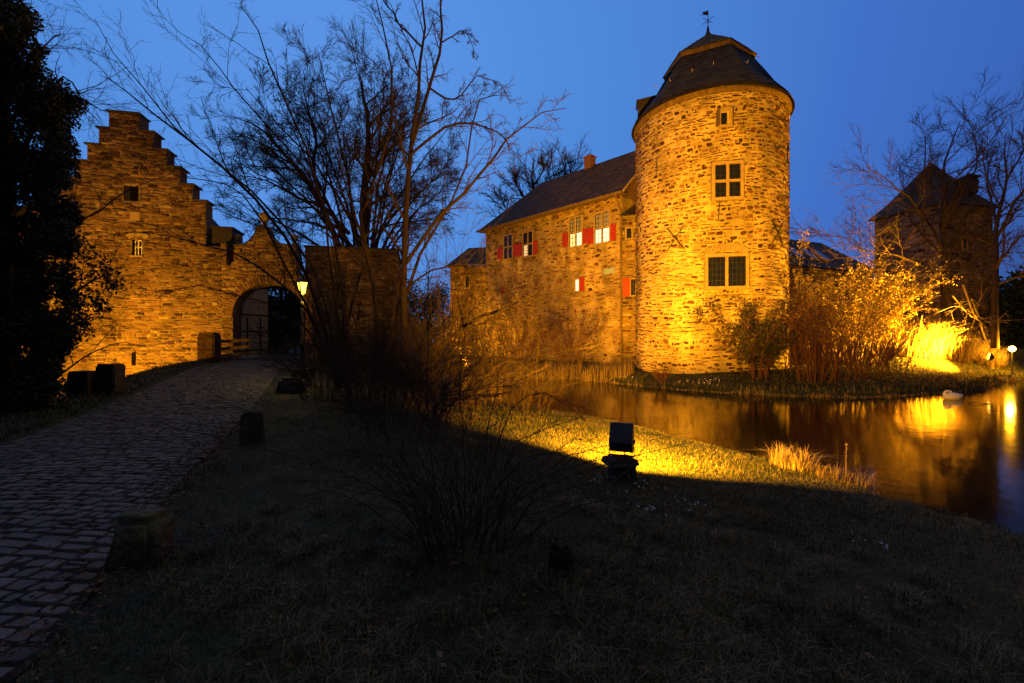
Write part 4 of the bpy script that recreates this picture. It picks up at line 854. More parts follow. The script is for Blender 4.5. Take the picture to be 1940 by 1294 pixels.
gB2 = [(wp((775, 770, 12), (764, 600, 12), (768, 440, 12), (774, 300, 12), (790, 190, 12), (803, 90, 12), (795, -25, 12)), .105, .02), (wp((779, 280, 12), (812, 170, 12.2), (838, 80, 12.5), (835, 0, 12.5), (828, -40, 12.5)), .055, .015),
       (wp((768, 500, 12), (830, 412, 11.7), (900, 345, 11.4), (945, 285, 11.2), (1000, 232, 11), (1072, 198, 10.8)), .055, .008), (wp((775, 295, 12), (850, 238, 11.6), (905, 235, 11.4), (950, 262, 11.2), (985, 300, 11)), .04, .007),
       (wp((812, 165, 12.2), (860, 190, 12), (905, 145, 11.8), (960, 175, 11.6)), .03, .006), (wp((770, 560, 12), (800, 470, 12.5), (870, 350, 13), (905, 200, 13), (960, 180, 13)), .05, .008),
       (wp((700, 760, 12.5), (716, 620, 12.5), (700, 500, 12.5), (680, 420, 12.5), (722, 300, 12.5), (745, 200, 12.5), (730, 60, 12.5), (720, 0, 12.5)), .08, .012), (wp((780, 765, 12), (850, 640, 11.6), (930, 592, 11.2), (990, 600, 11), (1030, 650, 10.8)), .06, .008),
       (wp((775, 740, 12), (840, 650, 11.3), (940, 600, 11), (1010, 560, 10.8), (1075, 548, 10.6)), .05, .007), (wp((740, 760, 12.3), (745, 600, 12.3), (800, 520, 12), (900, 500, 11.6), (990, 520, 11.2)), .045, .007), (wp((838, 80, 12.5), (880, 60, 12), (905, 110, 12)), .02, .006),
       (wp((800, 90, 12), (760, 50, 12), (735, 10, 12), (715, -20, 12)), .03, .008)]
bare_tree('tall_stemmed_tree', tuple(W(775, 770, 12)), gB2, [LV(11, .2, 1, 38, .19, .5, 7, .12, .0, .007, fall=.4), LV(8, .1, 1, 42, .42, .6, 6, .15, -.01, .006, fall=.2), LV(4, .15, 1, 42, .42, .8, 4, .18, 0, .005, fall=.1)], 22,
          'tallest slender bare tree near the middle, its stem leaving the top of the frame', 'tree', wob=.05)
# undergrowth stems between them
def thicket(name, px, py, d, n, hgt, spread, seed, label, twig='twig', lean=.35, r0=.012, kids=7, cat='shrub', minr=.004, leaf=None, k2=4, arch=0.):
    rg = np.random.RandomState(seed); x = (px-CX)/F*d; z = gz(x, d) if py is None else W(px, py, d)[2]; gd = []
    for j in range(n):
        a = rg.uniform(0, 2*math.pi); rr2 = spread*.25*math.sqrt(rg.random()); b0 = np.array([x+rr2*math.cos(a), d+rr2*math.sin(a), z-.05]); l = lean*rg.uniform(.2, 1.3); h_ = hgt*rg.uniform(.55, 1.08)
        dv = np.array([math.cos(a), math.sin(a), 0]); mid = b0+dv*h_*l*.35+[0, 0, h_*.55]; tp_ = b0+dv*h_*l*(1+arch)+[0, 0, h_*(1-arch*rg.uniform(0, .8))]
        gd.append((np.array([b0, mid, tp_]), r0*rg.uniform(.7, 1.2), minr))
    return bare_tree(name, (x, d, z), gd, [LV(kids, .2, 1, 28, .35, .6, 5, .13, .03, minr), LV(k2, .15, 1, 35, .45, .7, 4, .17, .02, minr*.85)], seed, label, cat, bark=twig, twig=twig, n=7, wob=.03, k=(5, 4, 3), leaf=leaf, tname='twigs')
thicket('bare_shrub', 690, None, 11.5, 26, 2.3, 2.4, 31, 'dark leafless thicket under the slender trees right of the street lamp', lean=.55)
thicket('bare_shrub', 800, None, 11.0, 26, 2.2, 2.6, 32, 'dark leafless thicket around the foot of the tallest slender tree', lean=.6)
thicket('bare_shrub', 880, None, 12.5, 20, 2.3, 2.2, 33, 'leafless thicket on the near bank in front of the lit house corner', lean=.6, arch=.3)
for k, (px_, d_, n_, h_, lb_) in enumerate([(620, 11.8, 22, 2.0, 'dark tangled thicket just right of the street lamp base'), (730, 9.6, 26, 1.9, 'dark tangled thicket on the slope left of the middle, nearest the path stones'), (850, 9.0, 24, 1.7, 'dark tangled thicket beyond the near fan-shaped shrub'),
        (940, 13.8, 24, 2.6, 'tangled shrub at the water hiding the left arm of the pond'), (860, 15.2, 24, 3.0, 'tangled shrub at the water left of the house corner'), (760, 7.2, 18, 1.3, 'low tangled shrub on the lawn left of the near canes'), (990, 12.2, 14, 1.5, 'small loose shrub on the bank where the lit lawn begins')]):
    thicket('bare_shrub', px_, None, d_, int(n_*1.5), h_, 2.8, 300+k, lb_, lean=.8, arch=.45, r0=.010, kids=9, k2=6, minr=.0042)
for k, (px_, d_, n_, h_, lb_) in enumerate([(612, 12.6, 9, 4.6, 'clump of tall thin saplings crossing the dark block right of the street lamp'), (838, 12.4, 10, 5.2, 'clump of tall thin saplings right of the tallest slender tree'), (915, 13.2, 9, 4.0, 'clump of thin saplings crossing the left end of the lit house'), (700, 10.2, 9, 3.4, 'clump of thin saplings rising from the slope left of the middle')]):
    thicket('sapling_clump', px_, None, d_, n_, h_, 2.6, 340+k, lb_, lean=.28, r0=.013, kids=10, k2=6, minr=.0045)
# ---- C: foreground shrub
thicket('cane_shrub', 880, None, 3.25, 30, 1.15, 1.1, 35, 'near bare shrub with many thin canes in the centre foreground', lean=.85, r0=.0065, kids=5, minr=.0016, arch=.35)
D_ = 3.3; gC = [(wp((880, 1100), (820, 900), (812, 700, 3.2), (815, 540, 3.1), (812, 480, 3.1)), .006, .0025), (wp((885, 1100), (880, 900), (872, 760, 3.2), (876, 560, 3.1)), .006, .0025), (wp((880, 1090), (780, 900), (700, 810), (620, 810)), .006, .002), (wp((880, 1090), (800, 880), (740, 780), (660, 740)), .006, .002),
      (wp((890, 1090), (960, 900), (1040, 860), (1090, 870), (1150, 875)), .006, .002), (wp((890, 1095), (960, 940), (1060, 850, 3.6), (1140, 830, 4)), .006, .002), (wp((890, 1095), (930, 880), (985, 760), (1060, 760), (1150, 850)), .006, .002), (wp((885, 1090), (900, 900), (940, 740), (960, 660)), .006, .002),
      (wp((880, 1100), (700, 960), (600, 930), (520, 960)), .005, .002), (wp((890, 1100), (1000, 1020), (1100, 1090)), .005, .002), (wp((890, 1095), (1050, 980, 3.6), (1180, 900, 4.4), (1230, 840, 5.0), (1285, 825, 5.2)), .006, .0025)]
_r = np.random.RandomState(99)
for _k in range(26):
    a_ = _r.uniform(-1.25, 1.25); l_ = _r.uniform(.7, 1.6); y0 = _r.uniform(-.25, .25); b0 = W(885+_r.uniform(-45, 45), 1090, 3.3)+[0, y0, 0]; sp_ = math.sin(a_)*l_; hp_ = math.cos(a_)*l_
    gC.append((np.array([b0, b0+[sp_*.35, y0, hp_*.55+.12], b0+[sp_*.75, y0*2, hp_*.85+.15], b0+[sp_*1.15, y0*3, hp_*.9-.08*abs(a_)]]), .0045, .0016))
bare_tree('cane_shrub', tuple(W(884, 1100, 3.3)), gC, [LV(6, .2, 1, 30, .22, .6, 5, .15, .02, .0015), LV(2, .2, 1, 40, .4, .7, 4, .15, .0, .0012)], 36, 'long thorny canes arching out of the near shrub towards the floodlight', 'shrub', bark='twig', tname='twigs', k=(5, 3, 3), wob=.02)
# ---- D: ivy-covered tree at the left edge
D_ = 10.8
ivt = empty('ivy_covered_tree', tuple(W(20, 790, 10.8)), 'black ivy-covered tree filling the left edge of the view', 'tree')
rg = np.random.RandomState(41); g = Geo(); g.tubes(resample(wp((5, 830), (15, 560), (10, 300), (0, 90)), 9), np.linspace(.28, .08, 9), 9); g.build('trunk', M['bark'], ivt)
edge = np.array([(60, 60), (95, 110), (140, 170), (155, 200), (135, 260), (145, 300), (128, 350), (140, 390), (150, 420), (138, 470), (150, 520), (150, 560), (160, 590), (135, 640), (120, 700), (95, 790)])
cl = []
for j in range(360):
    yy_ = rg.uniform(20, 800); ex = np.interp(yy_, edge[:, 1], edge[:, 0])-14; xx_ = rg.uniform(-150, ex); dd = 10.8+rg.uniform(-1.2, 1.2); cl.append((*W(xx_, yy_, dd), rg.uniform(.18, .42)))
for (a, b_) in edge:
    for s_ in range(3): cl.append((*W(a-22+rg.uniform(-14, 16), b_+rg.uniform(-18, 18), 10.8+rg.uniform(-.6, .6)), rg.uniform(.12, .26)))
cl = np.array(cl); g = Geo(); idx = rg.choice(len(cl), 130000, p=cl[:, 3]**2/(cl[:, 3]**2).sum()); v = rg.normal(size=(130000, 3)); v /= np.linalg.norm(v, axis=1, keepdims=True); v *= rg.random((130000, 1))**.4
leaves(g, cl[idx, :3]+v*cl[idx, 3:4], .05, rg); g.build('ivy_leaves', M['ivy'], ivt)
gd = [(wp((0, 300), (60, 140, 10.6), (90, 80, 10.4), (120, 62, 10.2)), .03, .006), (wp((0, 400), (90, 200, 10.6), (150, 200, 10.4), (200, 245, 10.2)), .03, .005), (wp((20, 330), (110, 150, 10.5), (160, 190, 10.3), (210, 215, 10.1)), .03, .005), (wp((0, 250), (10, 60), (30, 10), (60, -10)), .03, .006), (wp((0, 200), (40, 70, 10.3), (90, 50, 10.3)), .03, .005),
      (wp((60, 600), (130, 440, 10.4), (190, 400, 10.2), (240, 360, 10), (330, 330, 10)), .03, .005), (wp((60, 700), (140, 560, 10.4), (200, 520, 10.2), (235, 500, 10)), .03, .005), (wp((60, 700), (150, 610, 10.4), (230, 600, 10.2)), .025, .004), (wp((60, 760), (140, 690, 10.4), (220, 650, 10.2), (280, 660, 10)), .025, .004)]
P, r = limbs(gd, 9, .02, rg); g = Geo(); g.tubes(P, r, 5)
for lv in (LV(7, .3, 1, 35, .38, .6, 5, .15, .0, .004), LV(6, .1, 1, 40, .45, .7, 5, .18, -.02, .0035), LV(3, .1, 1, 40, .45, .7, 4, .18, -.02, .003)):
    P, r = spawn(P, r, rg=rg, **lv); g.tubes(P, r, 3)
g.build('bare_twigs', M['twig'], ivt)
cl2 = np.array([[*W(x_, y_, 10.1), s_] for x_, y_, s_ in ((200, 520, .32), (215, 540, .25), (180, 500, .3), (170, 560, .3), (190, 580, .2), (160, 470, .3), (150, 620, .25))]); c = np.repeat(cl2[:, :3], 150, 0)+rg.normal(0, .5, (150*7, 3))*np.repeat(cl2[:, 3:4], 150, 0)
g = Geo(); leaves(g, c, .045, rg); g.build('ivy_leaves', M['ivy'], ivt)
# ---- E: trees at the right
def lower(gs, zc, f, rf=.7): return [(np.column_stack([q_[:, :2], np.where(q_[:, 2] > zc, zc+(q_[:, 2]-zc)*f, q_[:, 2])]), a_*rf, b_*rf) for q_, a_, b_ in gs]
D_ = 34
gE = [(wp((1790, 640, 30), (1788, 500, 30), (1785, 380, 30), (1790, 280, 30), (1815, 180, 30)), .35, .03), (wp((1788, 470, 30), (1755, 400, 29), (1700, 330, 28), (1640, 280, 28)), .15, .02), (wp((1788, 480, 30), (1740, 420, 30), (1715, 360, 31), (1705, 270, 31)), .14, .02), (wp((1786, 420, 30), (1830, 340, 30), (1850, 260, 31), (1840, 170, 31)), .12, .02),
      (wp((1788, 520, 30), (1700, 480, 28), (1640, 470, 27), (1590, 440, 27)), .12, .02), (wp((1788, 560, 30), (1700, 545, 28), (1640, 560, 27), (1570, 430, 27)), .08, .015), (wp((1788, 400, 30), (1760, 330, 31), (1750, 260, 32), (1760, 210, 32)), .12, .02), (wp((1790, 540, 30), (1850, 480, 29), (1900, 470, 28), (1960, 480, 28)), .1, .02)]
bare_tree('spreading_bare_tree', tuple(W(1790, 640, 30)), lower(gE, 6, .86, .6), [LV(13, .22, 1, 38, .34, .55, 8, .11, .03, .015, fall=.3), LV(9, .12, 1, 36, .46, .6, 6, .11, .03, .011, fall=.2), LV(6, .12, 1, 32, .5, .8, 5, .12, .02, .009, fall=.1)], 51, 'leafless spreading tree in front of the dark square tower', 'tree', wob=.1)
gE2 = [(wp((1885, 660, 27), (1885, 520, 27), (1888, 400, 27), (1905, 300, 27), (1910, 180, 27)), .28, .02), (wp((1886, 440, 27), (1930, 340, 26), (1990, 250, 26)), .12, .02), (wp((1886, 500, 27), (1940, 430, 26), (2010, 380, 26)), .1, .02), (wp((1888, 400, 27), (1870, 300, 28), (1880, 220, 28)), .1, .02), (wp((1886, 540, 27), (1950, 520, 26), (2030, 540, 26)), .1, .02), (wp((1905, 300, 27), (1940, 220, 27), (1945, 160, 27)), .08, .015)]
bare_tree('upright_bare_tree', tuple(W(1885, 660, 27)), lower(gE2, 6, .78), [LV(12, .25, 1, 36, .32, .55, 8, .11, .03, .014, fall=.3), LV(8, .12, 1, 34, .46, .6, 6, .11, .03, .010, fall=.2), LV(5, .12, 1, 30, .5, .8, 5, .12, .03, .0085, fall=.2)], 52, 'leafless upright tree at the right edge beside the square tower', 'tree', wob=.1)
D_ = 25.5; gE3 = [(wp((1870, 655, 29), (1850, 590, 27), (1838, 565, 26)), .06, .03), (wp((1825, 540), (1845, 595), (1862, 610), (1890, 605), (1910, 590)), .06, .02), (wp((1805, 560), (1830, 590), (1850, 605)), .045, .02), (wp((1850, 600), (1870, 625), (1868, 640)), .04, .015), (wp((1838, 565), (1850, 572), (1866, 585)), .035, .015), (wp((1780, 590), (1810, 580), (1840, 592)), .03, .012)]
bare_tree('broken_branch_tree', tuple(W(1862, 655, 28)), gE3, [LV(5, .2, 1, 45, .4, .6, 5, .2, .0, .010), LV(3, .2, 1, 45, .45, .6, 4, .2, .0, .007)], 53, 'pale crooked lit branches above the bright reeds on the right', 'tree', bark='palebark', twig='palebark', wob=.02)
# ---- F: tree behind the house roof
D_ = 52; gF = [(wp((1010, 480), (1015, 380), (1005, 330)), .25, .05), (wp((1015, 420), (985, 360), (965, 345)), .15, .04), (wp((1015, 420), (1040, 350), (1050, 315)), .15, .04), (wp((1070, 440), (1075, 350), (1085, 315)), .18, .04), (wp((1020, 460), (960, 400), (950, 380)), .12, .04), (wp((1015, 350), (1030, 320), (1030, 310)), .1, .03)]
bare_tree('roofline_bare_tree', tuple(W(1012, 640, 52)), gF, [LV(12, .2, 1, 36, .48, .55, 7, .10, .04, .035, fall=.3), LV(9, .12, 1, 34, .5, .6, 6, .11, .04, .024, fall=.2), LV(7, .12, 1, 32, .52, .8, 5, .12, .03, .018, fall=.1)], 61, 'leafless tree whose crown shows above the roof of the shuttered house', 'tree', trunk=(wp((1012, 640), (1010, 480)), .35, .25), wob=.1)
# ---- G: the lit bush, reeds and shrubs of the far bank
LG = dict(n=17000, s=.055, m='leafy', j=.08, lv=2)
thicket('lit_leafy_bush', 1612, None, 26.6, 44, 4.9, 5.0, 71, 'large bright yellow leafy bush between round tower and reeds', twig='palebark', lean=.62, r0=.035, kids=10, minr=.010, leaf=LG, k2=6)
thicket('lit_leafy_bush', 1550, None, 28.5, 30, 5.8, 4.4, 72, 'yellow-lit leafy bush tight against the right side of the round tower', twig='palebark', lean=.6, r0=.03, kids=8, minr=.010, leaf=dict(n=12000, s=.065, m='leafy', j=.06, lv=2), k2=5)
thicket('evergreen_shrub', 1432, None, 21.0, 30, 3.1, 2.6, 73, 'dark evergreen shrub in front of the foot of the round tower', lean=.55, r0=.016, kids=10, minr=.008, leaf=dict(n=17000, s=.045, m='evergreen', j=.10, lv=2), k2=6, twig='redtwig')
thicket('red_twig_shrub', 1545, None, 19.9, 42, 3.3, 3.0, 74, 'reddish leafless shrub at the water right of the evergreen', twig='redtwig', lean=.7, r0=.014, kids=9, minr=.0065, k2=5)
thicket('red_twig_shrub', 1595, None, 20.2, 34, 2.3, 2.8, 83, 'reddish leafless shrub at the waterline, right of its taller neighbour', twig='redtwig', lean=.75, r0=.012, kids=9, minr=.0065, k2=5)
thicket('red_twig_shrub', 1640, None, 21.4, 34, 2.5, 3.2, 75, 'reddish leafless shrub below the large yellow bush', twig='redtwig', lean=.7, r0=.014, kids=8, minr=.0065, k2=5)
thicket('red_twig_shrub', 1490, None, 22.3, 24, 3.6, 2.2, 76, 'reddish leafless shrub between evergreen and tower wall', twig='redtwig', lean=.5, r0=.014, kids=8, minr=.0065, k2=5)
thicket('small_round_shrub', 1250, None, 21.9, 22, .9, .8, 77, 'small round leafless shrub alone before the bright tower foot', twig='redtwig', lean=.6, r0=.01, kids=7, minr=.006)
thicket('bare_shrub', 1075, None, 28.6, 26, 3.6, 3.0, 78, 'orange-lit bare shrub at the foot of the house near the downpipe', twig='redtwig', lean=.5, r0=.016, kids=8, minr=.008)
thicket('bare_shrub', 985, None, 31.8, 26, 4.2, 3.4, 79, 'bare shrub before the middle of the house wall', twig='redtwig', lean=.55, r0=.018, kids=8, minr=.009)
thicket('lit_leafy_bush', 905, None, 34.0, 28, 4.6, 3.6, 80, 'gold-lit twiggy bush at the left corner of the house', twig='palebark', lean=.6, r0=.02, kids=8, minr=.010, leaf=dict(n=5000, s=.05, m='leafy', j=.06, lv=2))
thicket('lit_leafy_bush', 800, 690, 35.2, 26, 3.4, 4.2, 81, 'gold-lit twiggy bush left of the annex beyond the slender trees', twig='palebark', lean=.6, r0=.02, kids=8, minr=.010, leaf=dict(n=6000, s=.055, m='leafy', j=.06, lv=2))
thicket('red_twig_shrub', 1690, None, 22.6, 26, 1.3, 3.0, 82, 'low reddish shrub in front of the bright reeds', twig='redtwig', lean=.7, r0=.012, kids=7, minr=.007)
def reedclump(name, px, d, n, h, spread, seed, label, w=.02, lean=.5, m='straw', cat='reeds', group=None, tint=(.3, .95), z=None):
    rg = np.random.RandomState(seed); x = (px-CX)/F*d; a = rg.uniform(0, 2*math.pi, n); q = spread*np.sqrt(rg.random(n)); X = x+q*np.cos(a); Y = d+q*np.sin(a)*.7
    Z = ground(X, Y) if z is None else np.full(n, z); Z = np.maximum(Z, WL-.05)-.02
    e = empty(name, (x, d, float(Z.mean())), label, cat, group); g = Geo(); blades(g, np.stack([X, Y, Z], 1), h, w, lean, rg, tint); g.build('stalks', M[m], e); return e
reedclump('reed_clump', 1778, 28.3, 3200, 2.1, 1.7, 91, 'tall dry reeds glaring yellow right of the leafy bush', w=.03, lean=1.25)
reedclump('reed_clump', 1722, 28.0, 2400, 1.9, 1.7, 92, 'dry reeds leaning against the large yellow bush', w=.028, lean=1.1)
reedclump('reed_clump', 1860, 28.2, 2200, .95, 1.3, 93, 'short rounded reed clump beside the garden lamp', w=.028, lean=1.3)
reedclump('reed_clump', 1050, 27.2, 800, .9, 1.6, 94, 'brown reeds at the water below the house wall', w=.02, lean=.5, tint=(0, .6))
reedclump('reed_clump', 1150, 25.4, 900, .9, 1.5, 95, 'brown reeds just left of the bright tower foot', w=.018, lean=.5, tint=(0, .6))
reedclump('reed_clump', 960, 30.2, 700, 1.0, 1.9, 96, 'brown reeds before the left half of the house', w=.02, lean=.6, tint=(.1, .7))
reedclump('reed_clump', 1500, 7.55, 520, .42, .33, 97, 'clump of pale dry straw hanging over the near pond edge', w=.008, lean=1.3)
reedclump('reed_clump', 1600, 7.0, 420, .30, .42, 98, 'dark matted straw on the outermost tip of the near bank', w=.008, lean=1.5, tint=(0, .5))
# dry single stem by the near bank
g = Geo(); x, y, z = onpix(1601, 7.0); g.tubes(resample(np.array([[x, y, z], [x+.01, y, z+.4], [x+.02, y, z+.78]]), 5), np.linspace(.006, .002, 5), 4); rg = np.random.RandomState(5); leaves(g, np.array([[x+.02, y, z+.55+k*.015] for k in range(16)])+rg.normal(0, .01, (16, 3)), .02, rg)
tag(g.build('dry_reed_stalk', M['straw']), 'single upright dry stalk at the near pond edge', 'reed stalk')
# floating twig and swan
x, y, _ = 0, 0, 0
g = Geo(); a = W(1840, 768, 16.2); g.tubes(resample(np.array([[a[0]+.45, a[1]-.2, WL+.01], [a[0]+.15, a[1]-.25, WL+.03], [a[0]-.1, a[1]-.1, WL+.05], [a[0]-.05, a[1]+.08, WL+.04], [a[0]+.1, a[1]+.1, WL+.01]]), 14), np.full(14, .014), 5)
tag(g.build('floating_twig', M['bark']), 'dark bent twig floating in the bright reflection beside the swan', 'twig')
def swan(x, y):
    e = empty('swan', (x, y, WL), 'white swan resting on the pond in front of the bright reflection', 'swan')
    P = np.array([(-.50, 0, .17), (-.42, 0, .14), (-.30, 0, .12), (-.12, 0, .10), (.08, 0, .10), (.22, 0, .13), (.30, 0, .19), (.31, 0, .25), (.27, 0, .30), (.20, 0, .32), (.12, 0, .31), (.06, 0, .29), (.03, 0, .27)])
    rx = np.array([.015, .07, .14, .19, .19, .14, .07, .045, .04, .04, .045, .055, .03]); rz_ = np.array([.015, .05, .11, .16, .15, .13, .07, .045, .04, .04, .045, .05, .025])
    P = resample(P, 40); ix = np.linspace(0, 12, 40); rx = np.interp(ix, range(13), rx); rz_ = np.interp(ix, range(13), rz_); T = np.gradient(P, axis=0); T /= np.linalg.norm(T, axis=1, keepdims=True)
    S_ = np.array([0, 1, 0]); V = []
    for k in range(40):
        U_ = np.cross(T[k], S_)
        for j in range(16): a = j*2*math.pi/16; V.append(P[k]+S_*rx[k]*math.cos(a)+U_*rz_[k]*math.sin(a))
    rot = R(188); V = np.array(V)@np.array([[math.cos(rot), math.sin(rot), 0], [-math.sin(rot), math.cos(rot), 0], [0, 0, 1]])+np.array([x, y, WL]); j = np.arange(39)[:, None]*16; q = np.arange(16)[None]; q2 = (q+1) % 16
    g = Geo(); g.add(V, [np.stack([j+q, j+q2, j+16+q2, j+16+q], -1).reshape(-1, 4), np.arange(16)[::-1], np.arange(16)+39*16]); g.build('body', M['swan'], e, smooth=True)
    tp_ = V[-16:].mean(0); dr = tp_-V[-48:-32].mean(0); dr /= np.linalg.norm(dr); g = Geo(); g.tubes(np.stack([tp_-dr*.01, tp_+dr*.09]), np.array([.022, .008]), 8, cap=True); g.build('beak', M['beak'], e)
sw = W(1803, 756, 17.3); swan(sw[0], sw[1])

# ------------------------------------------------------------------ dark trees far behind
def dark_tree(name, px, d, h, r_, seed, label, m='ivy', n=9000, group='dark trees beyond the walls', leafs=.16):
    rg = np.random.RandomState(seed); x = (px-CX)/F*d; z = .55; e = empty(name, (x, d, z), label, 'tree', group); g = Geo(); g.tubes(resample(np.array([[x, d, z-.3], [x+.1, d, z+h*.4], [x, d, z+h*.8]]), 6), np.linspace(.3, .08, 6), 8); g.build('trunk', M['bark'], e)
    ncl = 26; t_ = rg.uniform(.08, .95, ncl); a = rg.uniform(0, 6.28, ncl); rr3 = r_*np.sqrt(np.clip(1-(2*t_-.9)**2*.8, .05, 1))*rg.uniform(.2, .85, ncl); c = np.stack([x+rr3*np.cos(a), d+rr3*np.sin(a), z+h*t_], 1); cr_ = r_*rg.uniform(.25, .5, ncl)
    i = rg.randint(0, ncl, n); v = rg.normal(size=(n, 3)); v /= np.linalg.norm(v, axis=1, keepdims=True); v *= rg.random((n, 1))**.45
    g = Geo(); leaves(g, c[i]+v*cr_[i][:, None]*[1, 1, .8], leafs, rg); g.build('crown', M[m], e)
for k, a in enumerate([(470, 39, 7.2, 3.2, 'dark tree in the courtyard filling the left of the arch opening'), (540, 37, 7.0, 3.2, 'dark tree in the courtyard behind the bench under the arch'), (610, 40, 6.5, 3, 'dark tree hidden behind the rubble block right of the arch'),
                       (765, 60, 8.5, 5, 'far dark tree just right of the rubble block'), (815, 66, 9.0, 5.5, 'far dark tree left of the low annex roof'), (1925, 38, 6.5, 4.5, 'dark bushy tree at the right edge behind the garden lamp'), (1700, 44, 6.5, 4.5, 'dark tree behind the wing, left of the square tower'),
                       (1650, 40, 5.6, 3.6, 'dark tree at the end of the wing with skylights'), (1985, 33, 6, 4, 'dark tree outside the right edge beside the lamp'), (1850, 42, 5, 4, 'dark tree low in front of the square tower foot')]):
    dark_tree('dark_tree', *a[:4], 100+k, a[4])
def wood(seed=7):
    rg = np.random.RandomState(seed); g = Geo(); C_ = []
    for j in range(420):
        a = rg.uniform(-62, 62); d = rg.uniform(95, 150); C_.append((d*math.sin(R(a)), d*math.cos(R(a)), rg.uniform(1, 8.5), rg.uniform(2.5, 5)))
    C_ = np.array(C_); n = 60000; i = rg.randint(0, len(C_), n); v = rg.normal(size=(n, 3))*.55; leaves(g, C_[i, :3]+v*C_[i, 3:4], .5, rg); return g
tag(wood().build('distant_wood', M['ivy']), 'dark low wood along the horizon behind the buildings', 'wood', kind='stuff')

# ------------------------------------------------------------------ grass, flowers, fallen leaves
rg = np.random.RandomState(77); n = 210000
r_ = 1.6*(20/1.6)**rg.random(n); a = R(1)*rg.uniform(-52, 52, n); X = r_*np.sin(a); Y = r_*np.cos(a)
ex = 110000; r2 = 4.8*(14/4.8)**rg.random(ex); a2 = R(1)*rg.uniform(-5, 38, ex); X = np.concatenate([X, r2*np.sin(a2)]); Y = np.concatenate([Y, r2*np.cos(a2)])
ok = (sdist(X, Y) > .0) & (X > pr(Y)+.05+.25*np.abs(vn(X*3, Y*3))) & (Y < 22); X, Y = X[ok], Y[ok]; dd = np.hypot(X, Y)
patch = sstep((vn(X*1.1+3, Y*1.2)+.5)/1.2); hgt = (.035+.045*patch)*rg.uniform(.6, 1.5, len(X)); g = Geo()
blades(g, np.stack([X, Y, ground(X, Y)-.005], 1), hgt, np.maximum(.003, dd*.0009), 1.3, rg, (.2, .8)); tag(g.build('grass', M['grass']), 'short rough winter grass on the near lawn and bank', 'grass', kind='stuff')
nt_ = 300; tr_ = 1.7*(4.8/1.7)**rg.random(nt_); ta = R(1)*rg.uniform(-38, 50, nt_); tx, ty = tr_*np.sin(ta), tr_*np.cos(ta); i_ = rg.randint(0, nt_, 30000); q = np.stack([tx, ty], 1)[i_]+rg.normal(0, .05, (30000, 2))
k_ = (sdist(q[:, 0], q[:, 1]) > .02) & (q[:, 0] > pr(q[:, 1])+.1); q = q[k_]; g = Geo(); blades(g, np.stack([q[:, 0], q[:, 1], ground(q[:, 0], q[:, 1])-.005], 1), .13, np.maximum(.003, np.hypot(q[:, 0], q[:, 1])*.001), 1.3, rg, (.2, 1)); tag(g.build('grass_tufts', M['grass']), 'longer tufts of dead and green grass scattered over the near lawn', 'grass', kind='stuff')
q = np.stack([1.7*(9/1.7)**rg.random(1600), R(1)*rg.uniform(-40, 45, 1600)], 1); lx_, ly_ = q[:, 0]*np.sin(q[:, 1]), q[:, 0]*np.cos(q[:, 1]); k_ = (sdist(lx_, ly_) > .1) & (lx_ > pr(ly_)) & (vn(lx_*1.7, ly_*1.5) > -.2); g = Geo(); leaves(g, np.stack([lx_, ly_, ground(lx_, ly_)+.03], 1)[k_], .022, rg, flat=.8); tag(g.build('lawn_leaves', M['deadleaf']), 'dead leaves caught in the lawn', 'leaves', kind='stuff')
# left verge and far bank grass
X = rg.uniform(-15, -6, 26000); Y = rg.uniform(3, 22, 26000); dl = pl_(Y)-X; ok = (dl > 0) & (dl < 2.4); X, Y = X[ok], Y[ok]
X2 = rg.uniform(-6, 33, 90000); Y2 = rg.uniform(17, 36, 90000); s_ = sdist(X2, Y2); ymid = np.interp(X2, [-9, -6, -4, .5, 3, 5, 6.5, 9], [40, 31, 27, 23, 19, 14, 9, 7]); ok = (s_ > 0) & (s_ < 7) & (Y2 > ymid) & (np.hypot(X2-TC[0], Y2-TC[1]) > 4.1); X2, Y2 = X2[ok], Y2[ok]; s2_ = s_[ok]
g = Geo(); blades(g, np.stack([X, Y, ground(X, Y)], 1), .1, .02, 1., rg, (.0, .7)); tag(g.build('verge_grass', M['grass']), 'dark grass on the verge left of the cobbled path', 'grass', kind='stuff')
g = Geo(); blades(g, np.stack([X2, Y2, ground(X2, Y2)-.02], 1), np.where(s2_ < .6, .28, .12), .025, .9, rg, (.05, .8)); tag(g.build('bank_grass', M['grass']), 'rough grass fringe along the far bank', 'grass', kind='stuff')
n = 7000; s_ = rg.random(n); k_ = (s_*len(POND)).astype(int); a = POND[k_]; b_ = POND[(k_+1) % len(POND)]; f = rg.random((n, 1)); q = a+(b_-a)*f+rg.normal(0, .12, (n, 2)); q = q[(q[:, 1] > 16.5) & (q[:, 0] > -5.5) & (q[:, 1] < 34)]
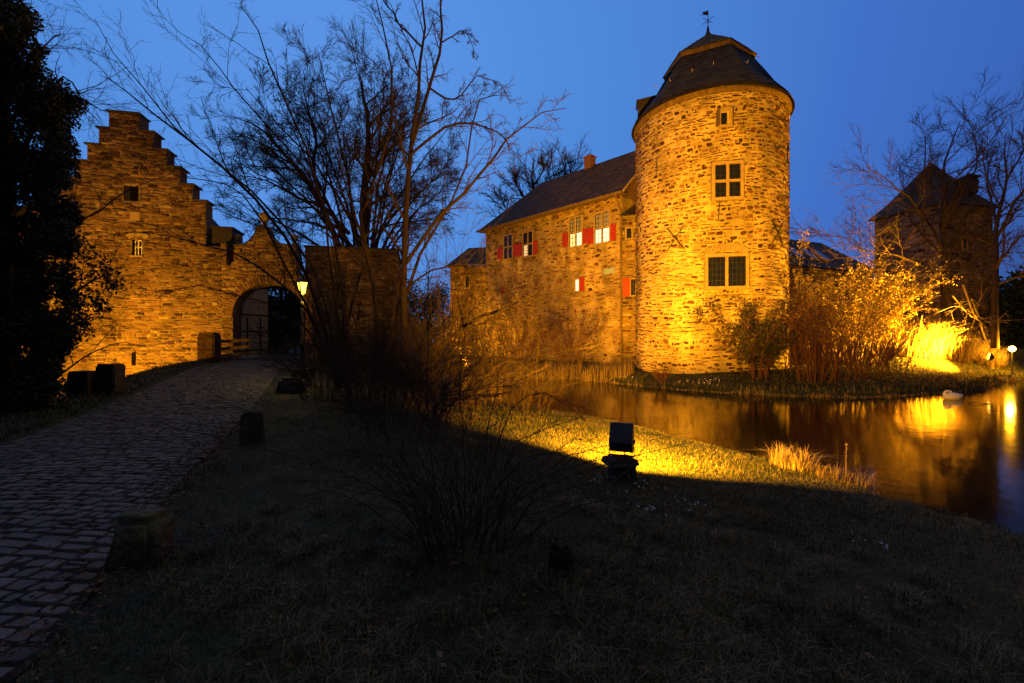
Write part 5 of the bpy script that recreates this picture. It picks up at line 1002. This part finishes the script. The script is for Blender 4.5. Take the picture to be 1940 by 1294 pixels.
g = Geo(); blades(g, np.stack([q[:, 0], q[:, 1], np.full(len(q), WL)], 1), .06+.34*sstep((vn(q[:, 0]*2.1, q[:, 1]*2.3)+.3)/1.1), .02, 1.1, rg, (0, .7)); tag(g.build('bank_sedge', M['straw']), 'dry brown sedge hanging over the far waterline', 'sedge', kind='stuff')
def flowers(px, d, n, seed, label, spread=.12, s=.012, h=.1):
    rg = np.random.RandomState(seed); x, y, z = onpix(px, d); e = empty('flower_clump', (x, y, z), label, 'flowers', 'clumps of small white flowers'); X = x+rg.normal(0, spread, n); Y = y+rg.normal(0, spread, n); Z = ground(X, Y)
    g = Geo(); P = np.stack([np.stack([X, Y, Z], 1), np.stack([X+.01, Y, Z+h*.7], 1), np.stack([X+.02, Y, Z+h], 1)], 1); g.tubes(P, np.full((n, 3), .002), 3); g.build('stems', M['grass'], e)
    c = np.repeat(P[:, 2], 3, 0)+rg.normal(0, .006, (n*3, 3)); g = Geo(); leaves(g, c, s, rg); g.build('blossoms', M['petal'], e)
for k, a in enumerate([(1125, 5.3, 12, 'white flower clump in the shade left of the floodlight stone'), (1220, 5.15, 14, 'white flower clump just right below the floodlight stone'), (1305, 4.6, 12, 'white flower clump in the dark lawn right of the floodlight shadow'), (1215, 4.3, 12, 'white flower clump nearer the viewer than the floodlight'),
                       (1180, 4.75, 8, 'sparse white flower clump in front of the floodlight'), (1640, 3.9, 8, 'sparse white flower clump in the dark lawn at right')]): flowers(*a[:3], 200+k, a[3])
for k, a in enumerate([(1290, 20.9, 12, 'white flowers on the far bank left below the bright tower'), (1325, 20.6, 14, 'white flowers on the far bank middle below the bright tower'), (1355, 20.6, 12, 'white flowers on the far bank beside the evergreen shrub'), (1185, 24, 12, 'white flowers on the far bank below the house downpipe')]): flowers(*a[:3], 210+k, a[3], spread=.3, s=.035, h=.15)
rg = np.random.RandomState(88); n = 2600; Y = rg.uniform(1.2, 9, n); X = pr(Y)+rg.normal(0, .16, n)*(1+.3*(rg.random(n) < .2)*3); Z = np.where(X < pr(Y), ph(Y)+.01, ground(X, Y)+.012); g = Geo(); leaves(g, np.stack([X, Y, Z], 1), .018, rg, flat=.9); tag(g.build('fallen_leaves', M['deadleaf']), 'dry brown leaves scattered along the cobble edge', 'leaves', kind='stuff')
